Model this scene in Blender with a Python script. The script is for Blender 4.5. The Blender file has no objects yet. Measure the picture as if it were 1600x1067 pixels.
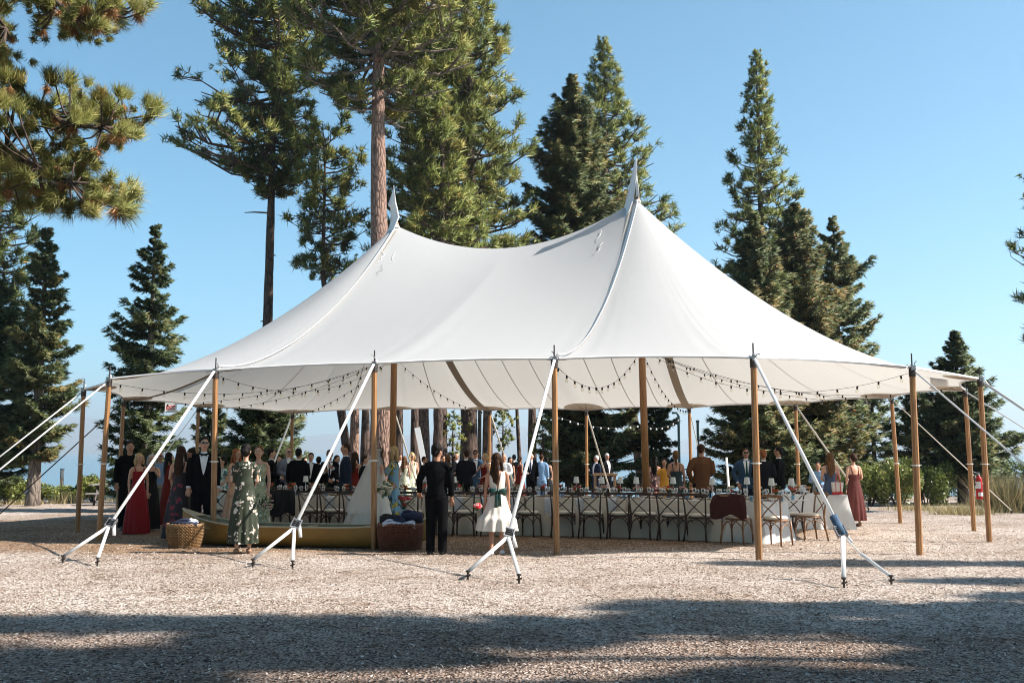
import bpy, bmesh, math, random
import numpy as np
from mathutils import Vector, Matrix, noise
from mathutils.bvhtree import BVHTree
R = math.radians
rng = np.random.default_rng(7); random.seed(7)
scene = bpy.context.scene
COL = scene.collection
# ------------------------------------------------------------ camera
F_PX, HOR, CAMZ, SLOPE = 1521.5, 706.4, 1.40, -0.0142
PITCH = math.atan((HOR - 533.5) / F_PX)
cam = bpy.data.cameras.new('camera'); camo = bpy.data.objects.new('camera', cam); COL.objects.link(camo)
camo.location = (0, 0, CAMZ); camo.rotation_euler = (R(90) + PITCH, 0, 0)
cam.sensor_width = 36; cam.lens = 36 * F_PX / 1600; cam.clip_start = 0.1; cam.clip_end = 60000
scene.camera = camo
scene.render.resolution_x = 1024; scene.render.resolution_y = 682
# ------------------------------------------------------------ light
SUN_AZ, SUN_EL = 98.0, 42.5          # clockwise from +Y (away from the camera); the sun stands to the right
world = bpy.data.worlds.new('World'); scene.world = world; world.use_nodes = True
wn = world.node_tree.nodes; wl = world.node_tree.links
sky = wn.new('ShaderNodeTexSky'); sky.sky_type = 'NISHITA'; sky.sun_disc = False
sky.sun_elevation = R(SUN_EL); sky.sun_rotation = R(SUN_AZ)
sky.air_density = 1.0; sky.dust_density = 0.15; sky.ozone_density = 2.2; sky.altitude = 1900
bg = wn['Background']; bg.inputs['Strength'].default_value = 0.070
grade = wn.new('ShaderNodeMix'); grade.data_type = 'RGBA'; grade.blend_type = 'MULTIPLY'; grade.inputs['Factor'].default_value = 1; grade.inputs['B'].default_value = (.48, 1.13, 1.14, 1)
wl.new(sky.outputs['Color'], grade.inputs['A']); wl.new(grade.outputs['Result'], bg.inputs['Color'])
sd = bpy.data.lights.new('sun', 'SUN'); sd.energy = 5.0; sd.angle = R(0.53); sd.color = (1.0, 0.93, 0.84)
so = bpy.data.objects.new('sun', sd); COL.objects.link(so)
sdir = Vector((math.sin(R(SUN_AZ)) * math.cos(R(SUN_EL)), math.cos(R(SUN_AZ)) * math.cos(R(SUN_EL)), math.sin(R(SUN_EL))))
so.rotation_euler = sdir.to_track_quat('Z', 'Y').to_euler(); so.location = (30, 0, 40)
scene.view_settings.view_transform = 'Standard'; scene.view_settings.look = 'None'
scene.view_settings.exposure = 1.32; scene.view_settings.gamma = 1.0; scene.view_settings.use_curve_mapping = False
scene.cycles.max_bounces = 7; scene.cycles.diffuse_bounces = 2; scene.cycles.glossy_bounces = 2
scene.cycles.transmission_bounces = 4; scene.cycles.transparent_max_bounces = 8; scene.cycles.volume_bounces = 0
scene.cycles.filter_width = 1.05; scene.cycles.sample_clamp_indirect = 4.0
# ------------------------------------------------------------ picking points of the place from picture positions
cP, sP = math.cos(PITCH), math.sin(PITCH)
def ray(px, py):
    X = (px - 800) / F_PX; Y = -(py - 533.5) / F_PX
    return Vector((X, cP - Y * sP, sP + Y * cP))
def gz(x, y): return SLOPE * y
def G(px, py):
    d = ray(px, py); t = -CAMZ / (d.z - SLOPE * d.y)
    return Vector((d.x * t, d.y * t, CAMZ + d.z * t))
def at(px, py, Y):
    d = ray(px, py); t = Y / d.y
    return Vector((d.x * t, Y, CAMZ + d.z * t))
# ------------------------------------------------------------ helpers: ids
def tag(o, label=None, cat=None, group=None, kind=None):
    if label: o['label'] = label
    if cat: o['category'] = cat
    if group: o['group'] = group
    if kind: o['kind'] = kind
    return o
def empty(name, loc=(0, 0, 0), rz=0.0, label=None, cat=None, group=None):
    o = bpy.data.objects.new(name, None); COL.objects.link(o); o.location = loc; o.rotation_euler = (0, 0, rz)
    o.empty_display_size = 0.1
    return tag(o, label, cat, group)
def kids(o): return KIDS.get(o.name, [])
KIDS = {}
def link(name, me, parent=None, world_xy=False):
    o = bpy.data.objects.new(name, me); COL.objects.link(o)
    if parent is not None:
        o.parent = parent; KIDS.setdefault(parent.name, []).append(o)
    return o
def copy_tree(o, loc=None, rz=None, label=None, group=None, parent=None, scale=None):
    c = o.copy(); COL.objects.link(c)
    if parent is not None: c.parent = parent
    for ch in kids(o): copy_tree(ch, parent=c)
    if loc is not None: c.location = loc
    if rz is not None: c.rotation_euler = (0, 0, rz)
    if label: c['label'] = label
    if group: c['group'] = group
    if scale: c.scale = (scale,) * 3
    return c
# ------------------------------------------------------------ helpers: meshes
def mesh_np(name, V, T, mats, smooth=False, tint=None, mi=None, nrm=None):
    me = bpy.data.meshes.new(name); V = np.asarray(V, np.float32); T = np.asarray(T, np.int32)
    k = T.shape[1]; me.vertices.add(len(V)); me.vertices.foreach_set('co', V.ravel())
    me.loops.add(T.size); me.loops.foreach_set('vertex_index', T.ravel())
    me.polygons.add(len(T)); me.polygons.foreach_set('loop_start', np.arange(0, T.size, k, dtype=np.int32))
    me.polygons.foreach_set('loop_total', np.full(len(T), k, np.int32))
    if smooth: me.polygons.foreach_set('use_smooth', np.ones(len(T), bool))
    if mi is not None: me.polygons.foreach_set('material_index', np.asarray(mi, np.int32))
    for m in (mats if isinstance(mats, (list, tuple)) else [mats]): me.materials.append(m)
    if tint is not None:
        a = me.attributes.new('tint', 'FLOAT', 'POINT'); a.data.foreach_set('value', np.asarray(tint, np.float32))
    me.update(calc_edges=True)
    if nrm is None: me.validate()
    else: me.polygons.foreach_set('use_smooth', np.ones(len(T), bool)); me.normals_split_custom_set_from_vertices(nrm)
    return me
class MB:
    def __init__(s): s.v = []; s.f = []; s.m = []
    def add(s, vs, fs, m=0, M=None):
        b = len(s.v)
        s.v += [tuple(M @ Vector(p)) for p in vs] if M is not None else [tuple(p) for p in vs]
        s.f += [tuple(i + b for i in f) for f in fs]; s.m += [m] * len(fs); return s
    def box(s, c, d, m=0, rot=None, bev=0.0):
        x, y, z = d[0] / 2, d[1] / 2, d[2] / 2
        vs = [(sx * x, sy * y, sz * z) for sz in (-1, 1) for sy in (-1, 1) for sx in (-1, 1)]
        fs = [(0, 2, 3, 1), (4, 5, 7, 6), (0, 1, 5, 4), (2, 6, 7, 3), (0, 4, 6, 2), (1, 3, 7, 5)]
        M = Matrix.Translation(c)
        if rot is not None: M = M @ rot
        return s.add(vs, fs, m, M)
    def tube(s, pts, rad, n=8, m=0, ry=None, cap=True, up=None, spin=0.0):
        pts = [Vector(p) for p in pts]
        if not isinstance(rad, (list, tuple)): rad = [rad] * len(pts)
        if ry is None: ry = rad
        elif not isinstance(ry, (list, tuple)): ry = [ry] * len(pts)
        b = len(s.v); N = len(pts); prev = None
        for i, p in enumerate(pts):
            t = (pts[min(i + 1, N - 1)] - pts[max(i - 1, 0)]); t = t.normalized() if t.length > 1e-9 else Vector((0, 0, 1))
            if prev is None:
                a = Vector(up) if up is not None else (Vector((0, 1, 0)) if abs(t.y) < .9 else Vector((1, 0, 0)))
                u = (a - t * a.dot(t)).normalized()
            else:
                u = (prev - t * prev.dot(t)).normalized()
            prev = u; w = t.cross(u)
            for k in range(n):
                an = 2 * math.pi * (k + spin) / n
                s.v.append(tuple(p + w * (math.cos(an) * rad[i]) + u * (math.sin(an) * ry[i])))
        for i in range(N - 1):
            for k in range(n):
                a0 = b + i * n + k; a1 = b + i * n + (k + 1) % n
                s.f.append((a0, a1, a1 + n, a0 + n)); s.m.append(m)
        if cap:
            s.f.append(tuple(b + k for k in range(n))[::-1]); s.f.append(tuple(b + (N - 1) * n + k for k in range(n))); s.m += [m, m]
        return s
    def lathe(s, prof, c=(0, 0, 0), n=12, m=0, sx=1, sy=1):
        b = len(s.v)
        for r, z in prof:
            for k in range(n):
                a = 2 * math.pi * k / n; s.v.append((c[0] + r * math.cos(a) * sx, c[1] + r * math.sin(a) * sy, c[2] + z))
        for i in range(len(prof) - 1):
            for k in range(n):
                a0 = b + i * n + k; a1 = b + i * n + (k + 1) % n
                s.f.append((a0, a1, a1 + n, a0 + n)); s.m.append(m)
        return s
    def ell(s, c, r, n=10, k=6, m=0, M=None):
        vs = []; fs = []
        for i in range(k + 1):
            th = math.pi * i / k
            for j in range(n):
                a = 2 * math.pi * j / n; vs.append((r[0] * math.sin(th) * math.cos(a), r[1] * math.sin(th) * math.sin(a), r[2] * math.cos(th)))
        for i in range(k):
            for j in range(n):
                fs.append((i * n + j, (i + 1) * n + j, (i + 1) * n + (j + 1) % n, i * n + (j + 1) % n))
        T = Matrix.Translation(c) @ (M if M is not None else Matrix.Identity(4))
        return s.add(vs, fs, m, T)
    def grid(s, fn, nu, nv, m=0, flip=False, closed=False):
        b = len(s.v)
        for j in range(nv + 1):
            for i in range(nu + 1): s.v.append(tuple(fn(i / nu, j / nv)))
        for j in range(nv):
            for i in range(nu):
                q = (b + j * (nu + 1) + i, b + j * (nu + 1) + i + 1, b + (j + 1) * (nu + 1) + i + 1, b + (j + 1) * (nu + 1) + i)
                s.f.append(q[::-1] if flip else q); s.m.append(m)
        return s
    def slab(s, fn, nu, nv, th, m=0):
        """fn(u,v) -> point on the middle sheet; a closed sheet of thickness th along the local normal"""
        P = [[Vector(fn(i / nu, j / nv)) for i in range(nu + 1)] for j in range(nv + 1)]
        b = len(s.v); W = nu + 1; K = W * (nv + 1)
        for sgn in (.5, -.5):
            for j in range(nv + 1):
                for i in range(nu + 1):
                    du = P[j][min(i + 1, nu)] - P[j][max(i - 1, 0)]; dv = P[min(j + 1, nv)][i] - P[max(j - 1, 0)][i]
                    nn = du.cross(dv); nn = nn.normalized() if nn.length > 1e-12 else Vector((0, 0, 1))
                    s.v.append(tuple(P[j][i] + nn * th * sgn))
        for j in range(nv):
            for i in range(nu):
                q = (b + j * W + i, b + j * W + i + 1, b + (j + 1) * W + i + 1, b + (j + 1) * W + i)
                s.f.append(q); s.f.append(tuple(x + K for x in q[::-1])); s.m += [m, m]
        rim = [b + i for i in range(W)] + [b + j * W + nu for j in range(1, nv + 1)] + [b + nv * W + i for i in range(nu - 1, -1, -1)] + [b + j * W for j in range(nv - 1, 0, -1)]
        for a, c in zip(rim, rim[1:] + rim[:1]): s.f.append((c, a, a + K, c + K)); s.m.append(m)
        return s
    def mesh(s, name, mats, smooth=False, off=None):
        me = bpy.data.meshes.new(name)
        v = s.v if off is None else [(p[0] - off[0], p[1] - off[1], p[2] - off[2]) for p in s.v]
        me.from_pydata(v, [], s.f)
        for m in (mats if isinstance(mats, (list, tuple)) else [mats]): me.materials.append(m)
        me.polygons.foreach_set('material_index', s.m)
        if smooth: me.polygons.foreach_set('use_smooth', [True] * len(s.f))
        me.update(); return me
    def build(s, name, mats, parent=None, smooth=False, off=None):
        return link(name, s.mesh(name, mats, smooth, off), parent)
def smooth_angle(o, deg=40):
    me = o.data
    try: me.set_sharp_from_angle(angle=R(deg))
    except Exception: pass
# ------------------------------------------------------------ materials
def mat(name, col, rough=0.6, metal=0.0, spec=0.5, var=0.0, vscale=8.0, bump=0.0, bscale=40.0, trans=0.0, coord='Object', stretch=None, col2=None, detail=4):
    m = bpy.data.materials.new(name); m.use_nodes = True; n = m.node_tree.nodes; l = m.node_tree.links
    p = n['Principled BSDF']; p.inputs['Base Color'].default_value = (*col, 1); p.inputs['Roughness'].default_value = rough
    p.inputs['Metallic'].default_value = metal; p.inputs['Specular IOR Level'].default_value = spec
    if var > 0 or col2 or bump > 0:
        tc = n.new('ShaderNodeTexCoord'); mp = n.new('ShaderNodeMapping'); l.new(tc.outputs[coord], mp.inputs[0])
        if stretch: mp.inputs['Scale'].default_value = stretch
    if var > 0 or col2:
        no = n.new('ShaderNodeTexNoise'); no.inputs['Scale'].default_value = vscale; no.inputs['Detail'].default_value = detail; l.new(mp.outputs[0], no.inputs['Vector'])
        cr = n.new('ShaderNodeValToRGB'); l.new(no.outputs['Fac'], cr.inputs[0])
        c2 = col2 if col2 else tuple(min(1, c * (1 + var)) for c in col); c1 = col if col2 else tuple(c * (1 - var) for c in col)
        cr.color_ramp.elements[0].position = .32; cr.color_ramp.elements[1].position = .68
        cr.color_ramp.elements[0].color = (*c1, 1); cr.color_ramp.elements[1].color = (*c2, 1); l.new(cr.outputs[0], p.inputs['Base Color'])
    if bump > 0:
        nb = n.new('ShaderNodeTexNoise'); nb.inputs['Scale'].default_value = bscale; nb.inputs['Detail'].default_value = 3; l.new(mp.outputs[0], nb.inputs['Vector'])
        bp = n.new('ShaderNodeBump'); bp.inputs['Strength'].default_value = bump; bp.inputs['Distance'].default_value = 0.01; l.new(nb.outputs['Fac'], bp.inputs['Height']); l.new(bp.outputs[0], p.inputs['Normal'])
    if trans > 0:
        tr = n.new('ShaderNodeBsdfTranslucent'); tr.inputs['Color'].default_value = (*col, 1); mx = n.new('ShaderNodeMixShader'); mx.inputs[0].default_value = trans
        l.new(p.outputs[0], mx.inputs[1]); l.new(tr.outputs[0], mx.inputs[2]); l.new(mx.outputs[0], n['Material Output'].inputs['Surface'])
    return m
def leaf_mat(name, dark, light, dead, trans=0.25, rough=0.55):
    m = bpy.data.materials.new(name); m.use_nodes = True; n = m.node_tree.nodes; l = m.node_tree.links
    at_ = n.new('ShaderNodeAttribute'); at_.attribute_name = 'tint'; cr = n.new('ShaderNodeValToRGB'); l.new(at_.outputs['Fac'], cr.inputs[0])
    e = cr.color_ramp.elements; e[0].position = 0; e[0].color = (*dark, 1); e[1].position = 1; e[1].color = (*dead, 1)
    k = e.new(.62); k.color = (*light, 1); k = e.new(.86); k.color = (*[(a + b) / 2 for a, b in zip(light, dead)], 1)
    p = n['Principled BSDF']; l.new(cr.outputs[0], p.inputs['Base Color']); p.inputs['Roughness'].default_value = rough; p.inputs['Specular IOR Level'].default_value = .35
    tr = n.new('ShaderNodeBsdfTranslucent'); l.new(cr.outputs[0], tr.inputs['Color']); mx = n.new('ShaderNodeMixShader'); mx.inputs[0].default_value = trans
    l.new(p.outputs[0], mx.inputs[1]); l.new(tr.outputs[0], mx.inputs[2]); l.new(mx.outputs[0], n['Material Output'].inputs['Surface'])
    return m
def bark_mat(name, plate, crack, sc=5.0):
    m = bpy.data.materials.new(name); m.use_nodes = True; n = m.node_tree.nodes; l = m.node_tree.links; p = n['Principled BSDF']
    tc = n.new('ShaderNodeTexCoord'); mp = n.new('ShaderNodeMapping'); mp.inputs['Scale'].default_value = (1, 1, .28); l.new(tc.outputs['Object'], mp.inputs[0])
    vo = n.new('ShaderNodeTexVoronoi'); vo.feature = 'DISTANCE_TO_EDGE'; vo.inputs['Scale'].default_value = sc; l.new(mp.outputs[0], vo.inputs['Vector'])
    no = n.new('ShaderNodeTexNoise'); no.inputs['Scale'].default_value = sc * 2.5; no.inputs['Detail'].default_value = 6; l.new(mp.outputs[0], no.inputs['Vector'])
    ad = n.new('ShaderNodeMath'); ad.operation = 'MULTIPLY_ADD'; l.new(no.outputs['Fac'], ad.inputs[0]); ad.inputs[1].default_value = .35; l.new(vo.outputs['Distance'], ad.inputs[2])
    cr = n.new('ShaderNodeValToRGB'); l.new(ad.outputs[0], cr.inputs[0]); e = cr.color_ramp.elements
    e[0].position = .16; e[0].color = (*crack, 1); e[1].position = .30; e[1].color = (*plate, 1); l.new(cr.outputs[0], p.inputs['Base Color'])
    bp = n.new('ShaderNodeBump'); bp.inputs['Strength'].default_value = 1; bp.inputs['Distance'].default_value = .06; l.new(ad.outputs[0], bp.inputs['Height']); l.new(bp.outputs[0], p.inputs['Normal'])
    p.inputs['Roughness'].default_value = .9
    return m
def print_mat(name, base, spots, scale=9.0, thr=0.32, rough=.7, rand=1.0, stretch=(1, 1, 1), warp=.0):
    """a printed cloth: blossoms or patches of several colours on a base"""
    m = bpy.data.materials.new(name); m.use_nodes = True; n = m.node_tree.nodes; l = m.node_tree.links; p = n['Principled BSDF']
    tc = n.new('ShaderNodeTexCoord'); mp = n.new('ShaderNodeMapping'); mp.inputs['Scale'].default_value = stretch; l.new(tc.outputs['Object'], mp.inputs[0])
    no = n.new('ShaderNodeTexNoise'); no.inputs['Scale'].default_value = scale * 1.6; l.new(mp.outputs[0], no.inputs['Vector'])
    mv = n.new('ShaderNodeVectorMath'); mv.operation = 'MULTIPLY_ADD'; l.new(no.outputs['Color'], mv.inputs[0]); mv.inputs[1].default_value = (warp + .05,) * 3; l.new(mp.outputs[0], mv.inputs[2])
    vo = n.new('ShaderNodeTexVoronoi'); vo.inputs['Scale'].default_value = scale; vo.inputs['Randomness'].default_value = rand; l.new(mv.outputs[0], vo.inputs['Vector'])
    c1 = n.new('ShaderNodeValToRGB'); c1.color_ramp.interpolation = 'CONSTANT'; l.new(vo.outputs['Distance'], c1.inputs[0])
    c1.color_ramp.elements[0].color = (1, 1, 1, 1); c1.color_ramp.elements[1].position = thr; c1.color_ramp.elements[1].color = (0, 0, 0, 1)
    c2 = n.new('ShaderNodeValToRGB'); c2.color_ramp.interpolation = 'CONSTANT'; sp = n.new('ShaderNodeSeparateColor'); l.new(vo.outputs['Color'], sp.inputs[0]); l.new(sp.outputs[0], c2.inputs[0])
    e = c2.color_ramp.elements; e[0].color = (*spots[0], 1); e[1].position = 1 / len(spots); e[1].color = (*spots[min(1, len(spots) - 1)], 1)
    for i in range(2, len(spots)): k = e.new(i / len(spots)); k.color = (*spots[i], 1)
    mx = n.new('ShaderNodeMix'); mx.data_type = 'RGBA'; l.new(c1.outputs[0], mx.inputs['Factor']); mx.inputs['A'].default_value = (*base, 1); l.new(c2.outputs[0], mx.inputs['B'])
    l.new(mx.outputs['Result'], p.inputs['Base Color']); p.inputs['Roughness'].default_value = rough
    return m
def fabric_mat(name, col, trans, tcol):
    m = bpy.data.materials.new(name); m.use_nodes = True; n = m.node_tree.nodes; l = m.node_tree.links; p = n['Principled BSDF']
    p.inputs['Base Color'].default_value = (*col, 1); p.inputs['Roughness'].default_value = .65; p.inputs['Specular IOR Level'].default_value = .25
    tr = n.new('ShaderNodeBsdfTranslucent'); tr.inputs['Color'].default_value = (*tcol, 1); mx = n.new('ShaderNodeMixShader'); mx.inputs[0].default_value = trans
    tc = n.new('ShaderNodeTexCoord'); no = n.new('ShaderNodeTexNoise'); no.inputs['Scale'].default_value = .55; no.inputs['Detail'].default_value = 5; l.new(tc.outputs['Object'], no.inputs['Vector'])
    bp = n.new('ShaderNodeBump'); bp.inputs['Strength'].default_value = .10; bp.inputs['Distance'].default_value = .25; l.new(no.outputs['Fac'], bp.inputs['Height'])
    l.new(bp.outputs[0], p.inputs['Normal'])
    l.new(p.outputs[0], mx.inputs[1]); l.new(tr.outputs[0], mx.inputs[2]); l.new(mx.outputs[0], n['Material Output'].inputs['Surface'])
    return m
def glass_mat(name, tint=(1, 1, 1), alpha=.25):
    m = bpy.data.materials.new(name); m.use_nodes = True; n = m.node_tree.nodes; l = m.node_tree.links
    n.remove(n['Principled BSDF']); tr = n.new('ShaderNodeBsdfTransparent'); tr.inputs['Color'].default_value = (*tint, 1)
    gl = n.new('ShaderNodeBsdfGlossy'); gl.inputs['Roughness'].default_value = .05; fr = n.new('ShaderNodeLayerWeight'); fr.inputs['Blend'].default_value = alpha
    mx = n.new('ShaderNodeMixShader'); l.new(fr.outputs['Facing'], mx.inputs[0]); l.new(tr.outputs[0], mx.inputs[1]); l.new(gl.outputs[0], mx.inputs[2]); l.new(mx.outputs[0], n['Material Output'].inputs['Surface'])
    return m
M = {}
M['canopy'] = fabric_mat('white_sailcloth', (.495, .50, .505), .25, (.94, .89, .81))
M['flap'] = fabric_mat('white_webbing_cloth', (.86, .86, .87), .15, (.8, .8, .8))
M['tanband'] = fabric_mat('doubled_sailcloth', (.52, .46, .38), .30, (.55, .46, .36))
M['tanstar'] = fabric_mat('tripled_sailcloth', (.40, .33, .26), .22, (.42, .33, .24))
M['seam'] = mat('seam_tape', (.50, .46, .41), .8)
M['polewood'] = mat('varnished_pole_wood', (.24, .11, .04), .42, var=.0, col2=(.42, .21, .08), vscale=5, stretch=(9, 9, .7), bump=.15, bscale=60)
M['ring'] = mat('pale_tape', (.75, .72, .66), .6)
M['steel'] = mat('dull_steel', (.30, .30, .31), .45, metal=.8, var=.2)
M['darksteel'] = mat('dark_rusty_steel', (.06, .045, .04), .6, metal=.4, var=.3)
M['strap'] = mat('white_polyester_strap', (.84, .84, .84), .7, bump=.3, bscale=200, trans=.3)
M['rope'] = mat('braided_white_rope', (.62, .58, .50), .8)
M['darkrope'] = mat('dark_rope', (.06, .055, .05), .8)
M['black'] = mat('black_rubber', (.012, .012, .013), .6)
M['bulb'] = glass_mat('clear_bulb_glass', (1, .97, .9), .35)
M['glass'] = glass_mat('clear_glass', (.97, .99, 1), .45)
M['blueglass'] = glass_mat('blue_glass', (.45, .68, .85), .45)
M['needle'] = leaf_mat('pine_needles', (.022, .042, .012), (.25, .29, .082), (.42, .27, .09), .28)
M['needle_near'] = leaf_mat('long_pine_needles', (.045, .07, .018), (.33, .34, .11), (.55, .27, .12), .3)
M['firleaf'] = leaf_mat('fir_needles', (.014, .032, .014), (.155, .195, .075), (.38, .19, .06), .3)
M['bushleaf'] = leaf_mat('bush_leaves', (.04, .065, .016), (.25, .29, .075), (.40, .36, .16), .3, .4)
M['drygrass'] = leaf_mat('dry_grass', (.16, .13, .06), (.42, .35, .18), (.55, .45, .26), .3)
M['bark'] = bark_mat('plated_pine_bark', (.27, .165, .125), (.07, .04, .03), 9)
M['bark_dark'] = bark_mat('dark_furrowed_bark', (.10, .065, .05), (.02, .014, .012), 5.5)
M['bark_grey'] = bark_mat('grey_fir_bark', (.20, .16, .13), (.05, .04, .035), 7)
M['bluerag'] = mat('blue_fabric', (.05, .10, .17), .8, bump=.6, bscale=60, var=.3)
# ============================================================ SETTING
def ground_z(x, y):
    n_ = 0.0
    base = SLOPE * y
    if y > 46: base -= (min(y, 90) - 46) ** 1.5 * .035
    return base
def smooth_drop(y): return ground_z(0, y)
mg = bpy.data.materials.new('wood_chip_ground'); mg.use_nodes = True
n = mg.node_tree.nodes; l = mg.node_tree.links; p = n['Principled BSDF']; p.inputs['Roughness'].default_value = .95; p.inputs['Specular IOR Level'].default_value = .15
geo = n.new('ShaderNodeNewGeometry')
def tex(kind, scale, vec=None, **k):
    t = n.new(kind); t.inputs['Scale'].default_value = scale; l.new(vec if vec is not None else geo.outputs['Position'], t.inputs['Vector'])
    for a, b in k.items(): t.inputs[a].default_value = b
    return t
mpg = n.new('ShaderNodeMapping'); mpg.inputs['Scale'].default_value = (1, .8, 1); l.new(geo.outputs['Position'], mpg.inputs[0])
v1 = tex('ShaderNodeTexVoronoi', 44, mpg.outputs[0]); n1 = tex('ShaderNodeTexNoise', 55, None, Detail=5.0); n2 = tex('ShaderNodeTexNoise', .35, None, Detail=5.0, Roughness=.6); n3 = tex('ShaderNodeTexNoise', 3.2, None, Detail=5.0, Roughness=.7)
sep = n.new('ShaderNodeSeparateColor'); l.new(v1.outputs['Color'], sep.inputs[0])
r1 = n.new('ShaderNodeValToRGB'); l.new(sep.outputs[0], r1.inputs[0]); e = r1.color_ramp.elements
e[0].position = 0; e[0].color = (.07, .04, .03, 1); e[1].position = 1; e[1].color = (.74, .65, .59, 1); k = e.new(.20); k.color = (.30, .24, .20, 1); k = e.new(.55); k.color = (.57, .49, .43, 1)
r2 = n.new('ShaderNodeValToRGB'); l.new(n1.outputs['Fac'], r2.inputs[0]); e = r2.color_ramp.elements; e[0].position = .36; e[0].color = (.42, .38, .36, 1); e[1].position = .46; e[1].color = (1, 1, 1, 1)
mA = n.new('ShaderNodeMix'); mA.data_type = 'RGBA'; mA.blend_type = 'MULTIPLY'; mA.inputs['Factor'].default_value = .9; l.new(r1.outputs[0], mA.inputs['A']); l.new(r2.outputs[0], mA.inputs['B'])
r3 = n.new('ShaderNodeValToRGB'); l.new(n2.outputs['Fac'], r3.inputs[0]); e = r3.color_ramp.elements; e[0].position = .35; e[0].color = (.72, .66, .60, 1); e[1].position = .6; e[1].color = (1.0, 1.0, 1.0, 1)
mB = n.new('ShaderNodeMix'); mB.data_type = 'RGBA'; mB.blend_type = 'MULTIPLY'; mB.inputs['Factor'].default_value = 1; l.new(mA.outputs['Result'], mB.inputs['A']); l.new(r3.outputs[0], mB.inputs['B'])
r4 = n.new('ShaderNodeValToRGB'); l.new(n3.outputs['Fac'], r4.inputs[0]); e = r4.color_ramp.elements; e[0].position = .34; e[0].color = (.58, .48, .40, 1); e[1].position = .50; e[1].color = (1, 1, 1, 1)
mC = n.new('ShaderNodeMix'); mC.data_type = 'RGBA'; mC.blend_type = 'MULTIPLY'; mC.inputs['Factor'].default_value = .8; l.new(mB.outputs['Result'], mC.inputs['A']); l.new(r4.outputs[0], mC.inputs['B'])
spx = n.new('ShaderNodeSeparateXYZ'); l.new(geo.outputs['Position'], spx.inputs[0])
# brown needle duff near the grove and under the tent, darkened further as painted shade
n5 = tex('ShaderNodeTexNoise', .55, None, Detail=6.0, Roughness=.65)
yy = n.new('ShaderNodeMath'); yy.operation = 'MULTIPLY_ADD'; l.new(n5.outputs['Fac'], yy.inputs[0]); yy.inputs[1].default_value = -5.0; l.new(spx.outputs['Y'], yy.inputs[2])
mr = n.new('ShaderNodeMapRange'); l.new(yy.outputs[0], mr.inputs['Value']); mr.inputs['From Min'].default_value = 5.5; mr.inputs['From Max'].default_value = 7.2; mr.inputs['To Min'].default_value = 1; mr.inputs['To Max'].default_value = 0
vd = n.new('ShaderNodeVectorMath'); vd.operation = 'DISTANCE'; cmb = n.new('ShaderNodeVectorMath'); cmb.operation = 'MULTIPLY'; cmb.inputs[1].default_value = (.62, 1, 0); l.new(geo.outputs['Position'], cmb.inputs[0]); l.new(cmb.outputs[0], vd.inputs[0]); vd.inputs[1].default_value = (-2.4, 22.4, 0)  # ellipse stretched left to put the tent's shade into the ground colour
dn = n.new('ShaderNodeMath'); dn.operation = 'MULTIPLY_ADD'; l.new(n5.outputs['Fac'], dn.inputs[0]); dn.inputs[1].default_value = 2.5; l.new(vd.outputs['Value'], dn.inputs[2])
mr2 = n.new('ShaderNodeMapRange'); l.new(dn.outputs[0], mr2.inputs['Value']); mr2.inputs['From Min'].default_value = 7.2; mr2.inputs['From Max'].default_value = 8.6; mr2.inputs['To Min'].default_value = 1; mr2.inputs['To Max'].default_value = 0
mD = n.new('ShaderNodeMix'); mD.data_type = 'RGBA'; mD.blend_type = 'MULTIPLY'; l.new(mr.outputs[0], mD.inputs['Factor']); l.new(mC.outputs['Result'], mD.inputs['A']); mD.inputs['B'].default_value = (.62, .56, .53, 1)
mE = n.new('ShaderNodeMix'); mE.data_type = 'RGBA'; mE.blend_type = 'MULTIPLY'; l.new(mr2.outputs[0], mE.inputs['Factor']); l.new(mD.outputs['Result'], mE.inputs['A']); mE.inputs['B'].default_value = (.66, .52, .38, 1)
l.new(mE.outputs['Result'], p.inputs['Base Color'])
ad = n.new('ShaderNodeMath'); ad.operation = 'ADD'; l.new(v1.outputs['Distance'], ad.inputs[0]); l.new(n1.outputs['Fac'], ad.inputs[1])
bp = n.new('ShaderNodeBump'); bp.inputs['Strength'].default_value = .8; bp.inputs['Distance'].default_value = .03; l.new(ad.outputs[0], bp.inputs['Height']); l.new(bp.outputs[0], p.inputs['Normal'])
def ug(x, y):   # small unevenness of the ground
    return .018 * noise.noise(Vector((x * .5, y * .5, 0))) + .012 * noise.noise(Vector((x * 1.7, y * 1.7, 3)))
xs = np.concatenate([np.linspace(-160, -34, 16), np.linspace(-32, 32, 200), np.linspace(34, 160, 16)])
ys = np.concatenate([np.linspace(-90, 2, 14), np.linspace(3, 40, 150), np.linspace(41, 130, 46)])
V = [(x, y, ground_z(x, y) + (ug(x, y) if y < 60 else 0) - (max(0, abs(x) - 90) * .1 if y > 40 else 0)) for y in ys for x in xs]
W_ = len(xs); T = [(j * W_ + i, j * W_ + i + 1, (j + 1) * W_ + i + 1, (j + 1) * W_ + i) for j in range(len(ys) - 1) for i in range(W_ - 1)]
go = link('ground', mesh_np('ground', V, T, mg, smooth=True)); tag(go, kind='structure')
def GZ(x, y): return ground_z(x, y) + (ug(x, y) if y < 60 else 0)
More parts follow.
